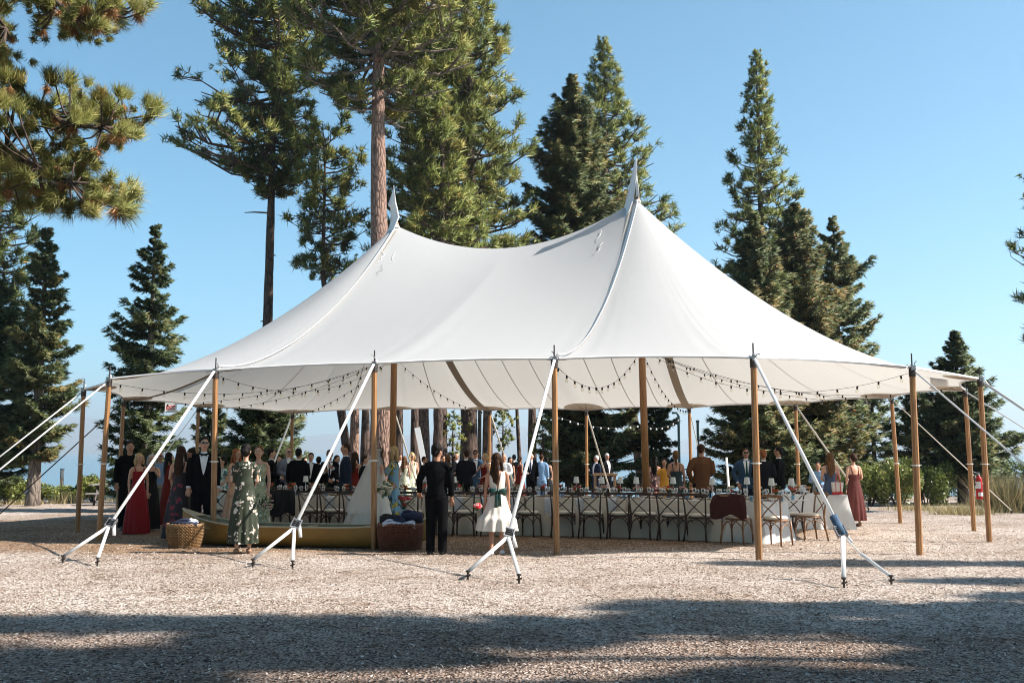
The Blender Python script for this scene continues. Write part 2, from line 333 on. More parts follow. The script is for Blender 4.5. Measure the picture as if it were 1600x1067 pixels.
# loose wood chips lying on the ground, too many to count
M['chip'] = leaf_mat('loose_wood_chip', (.05, .03, .022), (.54, .46, .40), (.76, .68, .62), 0)
def scatter_chips(N, y0, y1, smin, smax, seed):
    r = np.random.default_rng(seed)
    y = y0 + (y1 - y0) * r.random(N) ** 1.25; x = (r.random(N) * 2 - 1) * (.60 * y + 1)
    L = r.uniform(smin, smax, N); Wd = L * r.uniform(.2, .5, N); a = r.random(N) * 6.283; tilt = r.normal(0, .28, N); roll = r.normal(0, .3, N)
    z = np.array([GZ(a_, b_) for a_, b_ in zip(x, y)]) + .006 + L * .18
    dx, dy, dz = np.cos(a) * np.cos(tilt), np.sin(a) * np.cos(tilt), np.sin(tilt)
    wx, wy, wz = -np.sin(a) * np.cos(roll), np.cos(a) * np.cos(roll), np.sin(roll)
    C = np.stack([x, y, z], 1); D = np.stack([dx, dy, dz], 1) * (L / 2)[:, None]; Wv = np.stack([wx, wy, wz], 1) * (Wd / 2)[:, None]
    V = np.stack([C - D, C + Wv - D * .2, C + D, C - Wv + D * .2], 1).reshape(-1, 3)
    T = np.arange(N * 4).reshape(N, 4); t = np.clip(r.normal(.52, .40, N) - .30 * (y < 8.9) - .30 * (((x * .62 + 2.4) ** 2 + (y - 22.6) ** 2) < 44), 0, 1); return V, T, np.repeat(t, 4)  # chips darken near the camera and under the tent, part of the painted shade
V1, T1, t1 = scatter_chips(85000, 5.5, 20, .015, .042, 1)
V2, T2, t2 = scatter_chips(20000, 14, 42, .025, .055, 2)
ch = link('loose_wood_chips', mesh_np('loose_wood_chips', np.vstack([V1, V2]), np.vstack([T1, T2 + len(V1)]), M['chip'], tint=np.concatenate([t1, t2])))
tag(ch, 'pale loose wood chips strewn over the open ground', 'wood chips', kind='stuff')
# lake
ml = mat('lake_water', (.035, .11, .17), .16, bump=.25, bscale=.05, coord='Object'); ml.node_tree.nodes['Principled BSDF'].inputs['IOR'].default_value = 1.33
LAKE = -9.0
lk = MB(); lk.add([(-14000, 60, LAKE), (14000, 60, LAKE), (14000, 11000, LAKE), (-14000, 11000, LAKE)], [(0, 1, 2, 3)])
tag(lk.build('lake', ml), kind='structure')
# far mountains
mm = mat('far_forested_slope', (.06, .085, .06), .9, col2=(.17, .16, .12), vscale=.004, detail=8)
def ridge(name, Y, base, prof, depth, seed, label):
    r = np.random.default_rng(seed); px = np.linspace(-900, 2500, 170); mb = []
    tops = np.interp(px, [a for a, b in prof], [b for a, b in prof])
    nj = 14; V = []
    for j in range(nj + 1):
        t = j / nj
        for i, x in enumerate(px):
            h = (HOR - tops[i]) / F_PX * Y + CAMZ - LAKE
            h *= math.sin(t * math.pi / 2) ** .8
            nz = noise.fractal(Vector((x * .011, t * 2.2, seed)), 1, 2, 5) * .16 * h * (t + .2)
            V.append(((x - 800) / F_PX * Y * (1 + t * .06), Y + depth * t, LAKE - 1 + max(0, h + nz)))
    W = len(px); T = [(j * W + i, j * W + i + 1, (j + 1) * W + i + 1, (j + 1) * W + i) for j in range(nj) for i in range(W - 1)]
    tag(link(name, mesh_np(name, V, T, mm, smooth=True)), kind='structure')
ridge('far_mountains', 9000, LAKE, [(-900, 640), (0, 645), (130, 652), (300, 660), (400, 690), (480, 674), (560, 678), (640, 676), (720, 670), (800, 660), (900, 668), (1050, 690), (1200, 672), (1400, 660), (1600, 684), (2500, 650)], 1500, 3, '')
ridge('near_headland', 7600, LAKE, [(-900, 696), (0, 697), (100, 700), (300, 703), (420, 699), (520, 703), (700, 705), (850, 704), (1100, 705), (1400, 701), (1600, 699), (2500, 695)], 500, 8, '')
# haze
hz = bpy.data.materials.new('haze_air'); hz.use_nodes = True; hn = hz.node_tree.nodes; hl = hz.node_tree.links
hn.remove(hn['Principled BSDF']); pv = hn.new('ShaderNodeVolumePrincipled'); pv.inputs['Color'].default_value = (.80, .90, 1.0, 1); pv.inputs['Density'].default_value = 2.4e-4; pv.inputs['Anisotropy'].default_value = .25
hl.new(pv.outputs[0], hn['Material Output'].inputs['Volume'])
hb = MB(); hb.box((0, 5500, 245), (30000, 13200, 550)); ho = hb.build('haze', hz); tag(ho, kind='stuff', label='pale blue haze lying over the lake and far shore', cat='haze')
# ============================================================ FOLIAGE BUILDERS
NRM = [None]
def tufts(C, D, Rr, n, width, seed, tint, spread=1.1, dead=.0, up=.25):
    """needle sprays: C centres (m,3), D directions, Rr radii; n thin triangles each"""
    r = np.random.default_rng(seed); m = len(C)
    d = r.normal(size=(m, n, 3)); d /= np.linalg.norm(d, axis=2, keepdims=True)
    d = d * spread + D[:, None, :] ; d[:, :, 2] += up; d /= np.linalg.norm(d, axis=2, keepdims=True)
    Ln = Rr[:, None] * r.uniform(.65, 1.1, (m, n))
    s = np.cross(d, r.normal(size=(m, n, 3))); s /= np.linalg.norm(s, axis=2, keepdims=True)
    c = C[:, None, :] + r.normal(size=(m, n, 3)) * (Rr[:, None, None] * .16)
    w = width if np.ndim(width) else width
    a = c + s * w; b = c - s * w; t = c + d * Ln[:, :, None]
    nn_ = d * .75 + D[:, None, :] * .15; nn_[:, :, 2] += .30; nn_ /= np.linalg.norm(nn_, axis=2, keepdims=True)
    fl = (np.cross(b - a, t - a) * nn_).sum(2) < 0; a2 = np.where(fl[:, :, None], b, a); b2 = np.where(fl[:, :, None], a, b)
    V = np.stack([a2, b2, t], 2).reshape(-1, 3); T = np.arange(m * n * 3).reshape(-1, 3); NRM[0] = np.repeat(nn_.reshape(-1, 3), 3, axis=0).astype(np.float32)
    tt = np.clip(tint[:, None] + r.normal(0, .10, (m, n)), 0, .84)
    if dead > 0: tt = np.where((r.random((m, n)) < dead) & (d[:, :, 2] < .35), r.uniform(.88, 1, (m, n)), tt)
    return V, T, np.repeat(tt.reshape(-1), 3)
def trunk_mesh(mb, pts, rads, n=12, m=0, rough=.06, seed=0):
    """a tapered trunk through pts with an uneven, furrowed surface"""
    P = []; Q = []
    for i in range(len(pts) - 1):
        k = max(1, int((Vector(pts[i + 1]) - Vector(pts[i])).length / .45))
        for j in range(k):
            t = j / k; P.append(Vector(pts[i]).lerp(Vector(pts[i + 1]), t)); Q.append(rads[i] * (1 - t) + rads[i + 1] * t)
    P.append(Vector(pts[-1])); Q.append(rads[-1]); b = len(mb.v); mb.tube(P, Q, n=n, m=m)
    for i in range(b, len(mb.v)):
        k = (i - b) // n; c = P[k]; v = Vector(mb.v[i]); d = v - c
        f = 1 + rough * noise.noise(Vector((v.x * 4, v.y * 4, v.z * 1.1 + seed))) * 2
        mb.v[i] = tuple(c + d * f)
def prof_fn(prof):
    hs = [p[0] for p in prof]; a = [p[1] for p in prof]; b = [p[2] for p in prof]
    o = np.argsort(hs); hs = np.array(hs, float)[o]; a = np.array(a, float)[o]; b = np.array(b, float)[o]
    return lambda py: (np.interp(py, hs, a), np.interp(py, hs, b))
TREES = []
def tree(kind, px, d, prof, label, nb=170, tw=9, size=.34, seed=1, tr=.32, lean=0.0, trunk_from=None, barkm='bark_dark', leafm=None, dens=1.0, clear=None, dead=.06, tintc=.45, nn=16, stubs=None, name=None, droop=.0, base_px=None, tier=None):
    """prof rows: (picture row, left half-width, right half-width) in picture pixels at distance d"""
    r = np.random.default_rng(seed + 100); pf = prof_fn(prof); rows = [p[0] for p in prof]; top, bot = min(rows), max(rows)
    X0 = (px - 800) / F_PX * d; gzv = ground_z(X0, d); base = Vector(((base_px or px) - 800, 0, 0)); bx = ((base_px or px) - 800) / F_PX * d
    zt = at(px, top, d).z; zb = at(px, bot, d).z; H = zt - gzv
    zr = np.array([at(px, q, d).z for q in range(int(top), int(bot) + 1, 4)] ); qr = np.arange(int(top), int(bot) + 1, 4)[:len(zr)]
    def row(z): return np.interp(z, zr[::-1], qr[::-1])
    e = empty(name or kind, (bx, d, gzv), 0, label, 'tree')
    def ax(z):   # trunk axis
        t = min(1, max(0, (z - gzv) / max(1, zb - gzv))) if zb > gzv + 1 else 1
        return Vector((bx + (X0 - bx) * t, d, z))
    mb = MB(); zs = list(np.linspace(gzv - .3, zt, 9)); rd = [tr * max(.03, (1 - (z - gzv) / H)) ** .75 for z in zs]; rd[0] = tr * 1.12
    trunk_mesh(mb, [ax(z) for z in zs], rd, n=14 if tr > .25 else 9, seed=seed)
    mb2 = MB(); Cs = []; Ds = []; Rs = []; Ts = []; FV = []; FT = []; Ftt = []; nf = 0
    N = int(nb * dens); zlist = zb + (zt - zb) * (np.arange(N) + r.random(N)) / N
    if tier: zlist = np.round(zlist / (tier * .55)) * tier * .55 + r.normal(0, tier * .13, N)
    az0 = r.random() * 6.28
    for i, z in enumerate(zlist):
        z = min(z, zt - .1); az = az0 + i * 2.39996 + r.normal(0, .25); ca, sa = math.cos(az), math.sin(az)
        q = row(z); L_, R_ = pf(q)
        if clear and q > clear and sa < -.2 and r.random() < .5: continue
        hw = (R_ if ca > 0 else L_) * abs(ca) + (L_ + R_) / 2 * (1 - abs(ca))
        Lb = hw / F_PX * d * (r.uniform(.62, 1.08) if kind == 'pine_tree' else r.choice([r.uniform(.5, .85), r.uniform(.85, 1.14)]))
        if Lb < .12: Lb = .12
        ssz = size * min(1, .45 + Lb * .55)
        bt = r.normal(0, .13); c0 = ax(z); out = Vector((ca, sa, 0)); side = Vector((-sa, ca, 0))
        hfrac = (z - zb) / max(.1, zt - zb)
        if kind == 'pine_tree':
            rise = (.55 * hfrac - .12 + r.normal(0, .12)) * Lb
            pts = [c0 + out * (Lb * t) + Vector((0, 0, rise * t + (-.10 * math.sin(t * 3.1) + .16 * t * t) * Lb)) + side * (r.normal(0, .05) * Lb * t) for t in (0, .33, .66, 1)]
            rb = max(.012, .028 * Lb ** .8) * (tr / .32) ** .3
            mb2.tube(pts, [rb * 1.2, rb, rb * .65, rb * .3], n=4)
            k = max(3, int(tw * (.4 + Lb / 2.6))); cl_ = []
            for j in range(k):
                if j % 6 == 0: t0_ = 1 - (r.random() ** 1.2) * .72; l0_ = r.normal(0, .20)
                t = min(1, t0_ + r.normal(0, .05)); a = min(2, int(t * 3)); u = t * 3 - a; pp = pts[a].lerp(pts[a + 1], min(1, u))
                lat = (l0_ * Lb * (.5 + .5 * t)) + r.normal(0, .13); dz = abs(l0_) * .25 * Lb + abs(r.normal(0, .14)) + .03
                qd = pp + side * lat + Vector((0, 0, dz)) + out * abs(lat) * .4
                if abs(lat) > .15 and j % 2 == 0: mb2.tube([pp, pp.lerp(qd, .6) + Vector((0, 0, -.03)), qd], [rb * .4, rb * .3, rb * .15], n=3)
                Cs.append(qd); dd = (out * .5 + side * (lat * 1.2) + Vector((0, 0, .55))); Ds.append(dd.normalized()); Rs.append(ssz * r.uniform(.75, 1.2)); Ts.append(tintc + bt + r.normal(0, .10))
        else:
            sag = .22 * hfrac - .34 * (1 - hfrac) + r.normal(0, .10) - droop; tip = .16 + r.uniform(0, .14)
            def bp_(t): return c0 + out * (Lb * t) + Vector((0, 0, Lb * (sag * t + (tip + .12) * t * t * t)))
            mb2.tube([bp_(0), bp_(.5), bp_(1)], [max(.012, .02 * Lb), .012 * max(Lb, .6), .005], n=3)
            m = max(5, int(tw * (.5 + Lb * .55)))
            for j in range(m):
                t = .12 + .88 * (j + r.random()) / m; pp = bp_(t)
                for sg in (-1, 1):
                    tl = (1 - t * .78) * Lb * .34 * r.uniform(.6, 1.25) + .09 * min(1, Lb); dirn = (side * sg + out * .75).normalized()
                    st = max(2, int(tl / (size * .42)))
                    for s_ in range(st):
                        f = (s_ + .5) / st; Cs.append(pp + dirn * (tl * f) + Vector((0, 0, -.10 * tl * f + r.normal(0, .02)))); Ds.append((dirn * .8 + out * .3 + Vector((0, 0, -.12))).normalized())
                        Rs.append(ssz * r.uniform(.7, 1.15)); Ts.append(tintc + bt + .12 * f + r.normal(0, .1))
                Cs.append(pp + Vector((0, 0, .02))); Ds.append((out + Vector((0, 0, .1))).normalized()); Rs.append(ssz * .8); Ts.append(tintc)
            if z > zt - .12 * H: Cs.append(c0 + Vector((r.normal(0, .02), r.normal(0, .02), .05))); Ds.append(Vector((0, 0, 1.0))); Rs.append(ssz * .8); Ts.append(tintc)
            if i % 9 == 0 and dead > .1:
                for j in range(6): Ts[-1 - j] = .97
    Cs = np.array(Cs); Ds = np.array(Ds); Rs = np.array(Rs); Ts = np.array(Ts); o3 = np.array([bx, d, gzv])
    if kind == 'pine_tree': V, T, tt = tufts(Cs - o3, Ds, Rs, nn, .026 * (d / 40) ** .5, seed, Ts, 1.5, dead)
    else: V, T, tt = tufts(Cs - o3, Ds, Rs, nn, .026 * (d / 40) ** .5, seed, Ts, .62, dead * .3, .03)
    if stubs:
        for (q, dx) in stubs:
            a = ax(at(px, q, d).z); b_ = a + Vector((dx / F_PX * d, 0, .02)); mb2.tube([a, a.lerp(b_, .6) + Vector((0, 0, .03)), b_], [.05, .035, .02], n=5)
    mb.build('trunk', M[barkm], e, smooth=True, off=o3)
    mb2.build('limbs', M['bark_dark' if barkm == 'bark_dark' else 'bark_grey'], e, off=o3)
    me = mesh_np('crown', V, T, leafm or M['needle' if kind == 'pine_tree' else 'firleaf'], tint=tt, nrm=NRM[0]); link('crown', me, e)
    TREES.append((label, len(T))); return e
# ------------------------------------------------------------ the trees
P_, F_ = 'pine_tree', 'fir_tree'
tree(P_, 583, 36, [(-300, 10, 10), (-120, 120, 130), (0, 140, 165), (90, 150, 170), (140, 120, 135), (172, 60, 60)], 'tall pine with thick pinkish bark whose trunk rises behind the left tent peak', nb=250, tw=18, size=.38, seed=3, tr=.45, barkm='bark', base_px=600, dead=.10, tintc=.52, name='pine_tree', clear=25)
tree(P_, 415, 45, [(-90, 10, 10), (0, 135, 70), (60, 150, 90), (110, 70, 100), (130, 60, 80), (160, 130, 70), (180, 110, 60), (200, 60, 55), (220, 150, 80), (262, 155, 60), (285, 50, 50), (310, 40, 40)], 'tall pine with a thin dark bare trunk left of the big trunk', nb=190, tw=15, size=.38, seed=5, tr=.30, dead=.08, tintc=.45, stubs=[(333, -42), (503, -12), (400, 10)])
tree(P_, 655, 47, [(-150, 20, 20), (0, 60, 90), (100, 60, 110), (200, 70, 115), (300, 80, 110), (400, 90, 100), (440, 70, 80)], 'tall pine crown just right of the big trunk behind the tent', nb=170, tw=13, size=.42, seed=11, tr=.36, dead=.12, tintc=.50, base_px=663, barkm='bark')
tree(P_, 733, 43, [(-90, 20, 20), (0, 80, 22), (50, 90, 50), (100, 90, 60), (200, 100, 86), (300, 90, 98), (380, 90, 96), (440, 70, 70)], 'broad pine with its crown edge against open sky between the tent peaks', nb=190, tw=14, size=.40, seed=17, tr=.40, dead=.10, tintc=.50)
tree(P_, 688, 40, [(150, 10, 10), (230, 60, 50), (320, 80, 70), (400, 90, 90), (430, 60, 60)], 'shorter leafy pine in front of the pine group above the ridge sag', nb=90, tw=13, size=.38, seed=23, tr=.33, dead=.10, tintc=.52)
tree(P_, 500, 41, [(215, 10, 30), (232, 70, 60), (262, 30, 60), (300, 60, 70), (340, 60, 70), (380, 40, 70), (420, 50, 60), (440, 20, 40)], 'lower pine boughs left of the big trunk above the tent roof', nb=70, tw=12, size=.36, seed=29, tr=.22, dead=.12, tintc=.50, base_px=556)
tree(F_, 897, 45, [(118, 3, 3), (150, 22, 22), (200, 44, 44), (260, 62, 62), (320, 72, 72), (400, 80, 80), (560, 95, 100), (640, 50, 125), (745, 50, 130)], 'bushy green fir rising behind the ridge left of the right tent peak', nb=330, tw=9, size=.30, seed=31, tr=.42, dead=.08, tintc=.52, barkm='bark_dark', nn=10)
tree(P_, 950, 54, [(67, 4, 4), (95, 10, 10), (130, 24, 22), (170, 34, 42), (230, 50, 74), (290, 60, 80), (320, 60, 92), (350, 70, 116), (420, 80, 100)], 'pointed pine standing behind the right tent peak', nb=170, tw=10, size=.42, seed=37, tr=.34, dead=.05, tintc=.48, base_px=1010)
tree(P_, 1197, 49, [(87, 3, 3), (110, 12, 12), (160, 24, 24), (200, 28, 34), (250, 36, 44), (290, 54, 50), (350, 66, 62), (410, 78, 56), (450, 78, 40), (470, 30, 20)], 'slender spire-shaped pine, tallest tree right of the tent', nb=170, tw=9, size=.36, seed=41, tr=.28, dead=.04, tintc=.47)
tree(F_, 1252, 42, [(318, 3, 3), (360, 28, 28), (400, 42, 40), (450, 58, 55), (500, 80, 75), (640, 95, 90), (745, 110, 95)], 'fir with rusty brown patches in the group behind the right tent slope', nb=270, tw=8, size=.28, seed=43, tr=.30, dead=.6, tintc=.46, barkm='bark_grey', nn=9)
tree(F_, 1312, 44, [(338, 2, 2), (370, 16, 16), (400, 26, 30), (440, 38, 62), (485, 45, 66), (530, 45, 62), (600, 50, 60), (660, 55, 62), (735, 60, 60)], 'open-branched fir at the right end of the fir group', nb=150, tw=9, size=.27, seed=47, tr=.26, dead=.03, tintc=.48, barkm='bark_grey', nn=9, tier=.5)
tree(F_, 1188, 39, [(334, 2, 2), (370, 22, 20), (410, 36, 34), (460, 50, 50), (560, 60, 60), (640, 78, 70), (750, 88, 90)], 'pale green fir in front of the spire-shaped pine', nb=210, tw=8, size=.27, seed=53, tr=.26, dead=.02, tintc=.54, barkm='bark_grey', nn=9)
tree(P_, -20, 42, [(230, 10, 10), (300, 50, 62), (350, 50, 66), (400, 50, 62), (440, 60, 58), (500, 60, 55), (560, 60, 50)], 'dark pine cut by the left edge of the picture', nb=100, tw=11, size=.40, seed=59, tr=.3, dead=.02, tintc=.25)
tree(F_, 60, 35, [(356, 2, 2), (400, 18, 16), (440, 28, 30), (490, 34, 34), (540, 48, 46), (600, 60, 58), (640, 56, 60), (690, 50, 46), (720, 30, 30)], 'tall fir at the left beside the pine on the picture edge', nb=150, tw=9, size=.25, seed=61, tr=.24, dead=.02, tintc=.50, barkm='bark_grey', nn=9, tier=.45)
tree(F_, -30, 37, [(420, 5, 10), (500, 50, 55), (600, 70, 80), (740, 80, 95)], 'dark fir low at the left edge of the picture', nb=150, tw=8, size=.28, seed=67, tr=.24, dead=.02, tintc=.35, nn=9)
tree(F_, 232, 31, [(352, 1, 1), (375, 5, 5), (400, 24, 24), (430, 30, 28), (470, 30, 28), (500, 44, 42), (540, 68, 50), (600, 60, 50), (640, 62, 54), (700, 66, 56), (770, 55, 45)], 'dark narrow fir standing alone left of the tent', nb=150, tw=8, size=.22, seed=71, tr=.20, dead=.0, tintc=.26, barkm='bark_grey', nn=9, tier=.45)
tree(F_, 415, 33, [(560, 3, 3), (620, 45, 50), (660, 55, 62), (690, 66, 76), (725, 55, 62), (750, 45, 50)], 'fir with long level boughs seen under the left side of the tent', nb=90, tw=9, size=.24, seed=73, tr=.18, dead=.0, tintc=.42, nn=9)
tree(F_, 334, 38, [(590, 2, 2), (640, 16, 16), (680, 34, 30), (740, 42, 40)], 'small sparse fir behind the front left tent pole', nb=60, tw=7, size=.24, seed=79, tr=.12, dead=.0, tintc=.4, nn=9)
tree(F_, 1497, 37, [(518, 1, 1), (545, 14, 14), (570, 26, 22), (600, 38, 42), (640, 50, 62), (675, 75, 84), (720, 60, 90), (745, 50, 70)], 'dark fir at the right behind the rightmost poles', nb=170, tw=9, size=.25, seed=83, tr=.22, dead=.0, tintc=.33, nn=9, tier=.45)
tree(F_, 1432, 41, [(600, 2, 2), (630, 20, 20), (680, 42, 38), (740, 50, 42)], 'smaller dark fir left of the fir behind the rightmost poles', nb=80, tw=7, size=.25, seed=89, tr=.14, dead=.0, tintc=.33, nn=9)
tree(F_, 1362, 46, [(560, 3, 3), (620, 26, 28), (690, 40, 38), (730, 40, 40)], 'thin see-through fir between the fir group and the small dark fir', nb=60, tw=6, size=.27, seed=97, tr=.14, dead=.0, tintc=.36, nn=8)
tree(P_, 1652, 30, [(250, 10, 10), (390, 56, 50), (440, 58, 50), (470, 40, 40), (515, 62, 50), (560, 40, 40)], 'pine whose branch tips enter at the right edge of the picture', nb=60, tw=9, size=.30, seed=101, tr=.24, dead=.0, tintc=.3)
# trunks seen beneath the canopy, crowns hidden by the roof
for i, (px, d, w, q, bm, lb, bpx) in enumerate([
    (555, 39, 17, 470, 'bark', 'pine trunk left of the bride with its right side lit', 555), (572, 37, 16, 480, 'bark_dark', 'dark pine trunk directly left of the big pink-barked trunk', 572),
    (624, 40, 15, 440, 'bark_dark', 'dark pine trunk directly right of the big pink-barked trunk', 624), (648, 38, 15, 470, 'bark_dark', 'dark pine trunk left of the white leaning board', 650),
    (750, 44, 7, 450, 'bark_grey', 'thin pale trunk beside the back middle tent pole', 749), (762, 40, 18, 470, 'bark_dark', 'dark pine trunk just behind the back middle tent pole', 762),
    (806, 42, 7, 480, 'bark_dark', 'thin leaning dark trunk in front of the lake', 815), (832, 41, 15, 440, 'bark_dark', 'dark pine trunk left of the tall fir skirts under the tent', 831),
    (686, 37, 17, 480, 'bark_dark', 'dark pine trunk behind the boy in black', 684)]):
    tree(P_, px, d, [(q - 60, 5, 5), (q, 34, 34), (q + 90, 46, 44), (q + 130, 25, 25)], lb, nb=26, tw=8, size=.34, seed=200 + i * 7, tr=w / 2 / F_PX * d * 1.1, barkm=bm, base_px=bpx, dead=.05, tintc=.42)
# low sprigs of pine between the trunks
for i, (px, d, q0, q1, hw, lb) in enumerate([(708, 40, 652, 716, 24, 'pine sapling between two dark trunks behind the crowd'), (786, 41, 640, 706, 22, 'pine sapling right of the back middle tent pole'), (848, 40, 655, 720, 18, 'pine sapling against the lake left of the front middle pole'), (1024, 45, 600, 735, 32, 'dark young fir just right of the right centre pole')]):
    tree(P_ if i < 3 else F_, px, d, [(q0, 4, 4), ((q0 + q1) / 2, hw, hw), (q1, hw * .8, hw * .8)], lb, nb=24 if i < 3 else 60, tw=6, size=.26, seed=300 + i, tr=.09, dead=.03, tintc=.55 if i < 3 else .3)
# trees right of the camera: they stand in the place and throw the shade in the foreground
sx_ = sdir.x / sdir.z; sy_ = sdir.y / sdir.z
for i, (X, ys_, hw, iv, lb) in enumerate([
    (17.0, 8.9, .46, [(-8, 7.6)], 'tall pine in the grove right of the picture, nearest the clearing'), (20.5, 8.15, .40, [(-2.6, 1.0), (3.1, 8)], 'tall pine in the grove right of the picture, second row'), (18.5, 7.35, .40, [(-5.5, -.1), (2.9, 7.5)], 'pine with a gap in its boughs in the grove right of the picture'),
    (21.5, 6.55, .42, [(-5, -1.9), (1.0, 6)], 'leaning pine in the grove right of the picture'), (16.0, 5.7, .5, [(-5, 6)], 'pine closest to the photographer in the grove at the right'), (19.0, 9.9, .38, [(1.0, 8)], 'slender pine at the edge of the grove right of the picture'), (22.5, 10.8, .34, [(5.2, 9.5)], 'slim pine between two others in the grove at the right'), (24.0, 12.2, .28, [(5.0, 9.5)], 'thin pine far back in the grove at the right'), (20.0, 14.4, .30, [(3.0, 9.5)], 'thin pine beside the clearing right of the picture')]):
    r = np.random.default_rng(400 + i); xs0 = min(a for a, b in iv); y = ys_; x = X; h = (X - xs0) / sx_ + .5; yb = ys_ + sy_ * h * .5
    e = empty('pine_tree', (x, yb, gz(x, yb)), 0, lb, 'tree'); mb = MB(); lx = lambda z: sy_ * (z - h * .5)   # the stem leans a little
    mb.tube([(0, lx(0) - 0, -.3), (0, lx(h * .5), h * .5), (0, lx(h), h)], [.20, .15, .03], n=10); mb.build('trunk', M['bark'], e, smooth=True)
    C = []; D = []; mb = MB()
    for a0, b0 in iv:
        z0, z1 = (X - b0) / sx_, (X - a0) / sx_; nbb = int((z1 - z0) * 20)
        for k in range(nbb):
            z = z0 + (z1 - z0) * (k + r.random()) / nbb; a = k * 2.4 + r.normal(0, .3); ed = min(1, (z - z0 + .2) / .8, (z1 - z + .2) / .8)
            L = 1.3 * hw * ed * (1 + .5 * noise.noise(Vector((z * .7, i * 9.1, 0)))) * r.uniform(.6, 1.2); o_ = Vector((math.cos(a), math.sin(a), 0)); s_ = Vector((-o_.y, o_.x, 0)); ob = Vector((0, lx(z), z)); mb.tube([ob, ob + o_ * L + Vector((0, 0, .2 * L))], [.03, .01], n=4)
            for j in range(6):
                t = .2 + .8 * r.random(); C.append(ob + o_ * L * t + s_ * r.normal(0, .25) * L + Vector((0, 0, .2 * L * t))); D.append(o_)
    mb.build('limbs', M['bark_dark'], e); V, T, tt = tufts(np.array(C), np.array(D), np.full(len(C), .25), 13, .030, i, np.full(len(C), .45), 1.3, .05); link('crown', mesh_np('crown', V, T, M['needle'], tint=tt), e)
    if i == 0: bk = e
# unseen pines added behind the photographer to hold back sky light
for i, (x, y) in enumerate([(-20, -6), (-13, -11), (-5, -13), (3, -12), (10, -9), (17, -12), (-26, 3), (-9, -20), (6, -21), (-1, -28), (14, -24), (-18, -20), (24, -18), (-31, 14), (-34, 24), (30, -8), (-24, -14), (-36, 6)]):
    c = bk.copy(); COL.objects.link(c); c.location = (x, y, gz(x, y)); c.rotation_euler = (0, 0, i * 1.7); c.scale = (4.5, 4.5, .85 + .07 * (i % 4)); c['label'] = 'unseen pine added behind and beside the photographer to block sky light'; c['group'] = 'added pines behind the photographer'
    for chd in kids(bk): q = chd.copy(); COL.objects.link(q); q.parent = c
# unseen broad pines added overhead to darken the foreground, trunks just outside the picture
def sky_block_pine():
    r = np.random.default_rng(77); e = empty('pine_tree', (0, 0, 0), 0, 'unseen broad pine added above the photographer to block sky light', 'tree', 'added pines above the photographer')
    mb = MB(); mb.tube([(0, 0, -.4), (0, 0, 9), (0, 0, 20)], [.36, .28, .05], n=12); mb.build('trunk', M['bark'], e, smooth=True); C = []; D = []; mb = MB()
    for k in range(46):
        z = 8.6 + 10.5 * k / 46; a = k * 2.4; L = 4.6 * (1 - .5 * k / 46) * r.uniform(.7, 1.1); o_ = Vector((math.cos(a), math.sin(a), 0)); s_ = Vector((-o_.y, o_.x, 0)); mb.tube([(0, 0, z), o_ * L + Vector((0, 0, z + .15 * L))], [.08, .02], n=4)
        for j in range(14): t = .15 + .85 * r.random(); C.append(o_ * L * t + s_ * r.normal(0, .24) * L + Vector((0, 0, z + .15 * L * t + r.normal(0, .2)))); D.append(o_)
    mb.build('limbs', M['bark_dark'], e); V, T, tt = tufts(np.array(C), np.array(D), np.full(len(C), .62), 9, .10, 5, np.full(len(C), .45), 1.3, .05); link('crown', mesh_np('crown', V, T, M['needle'], tint=tt), e); return e
bp_ = sky_block_pine()
for i, (x, y) in enumerate([(-4.2, 1.6), (-9.5, 4.2), (2.6, -2.6), (-2.0, -5.5)]):
    o_ = bp_ if i == 0 else copy_tree(bp_); o_.location = (x, y, gz(x, y)); o_.rotation_euler = (0, 0, i * 1.9)
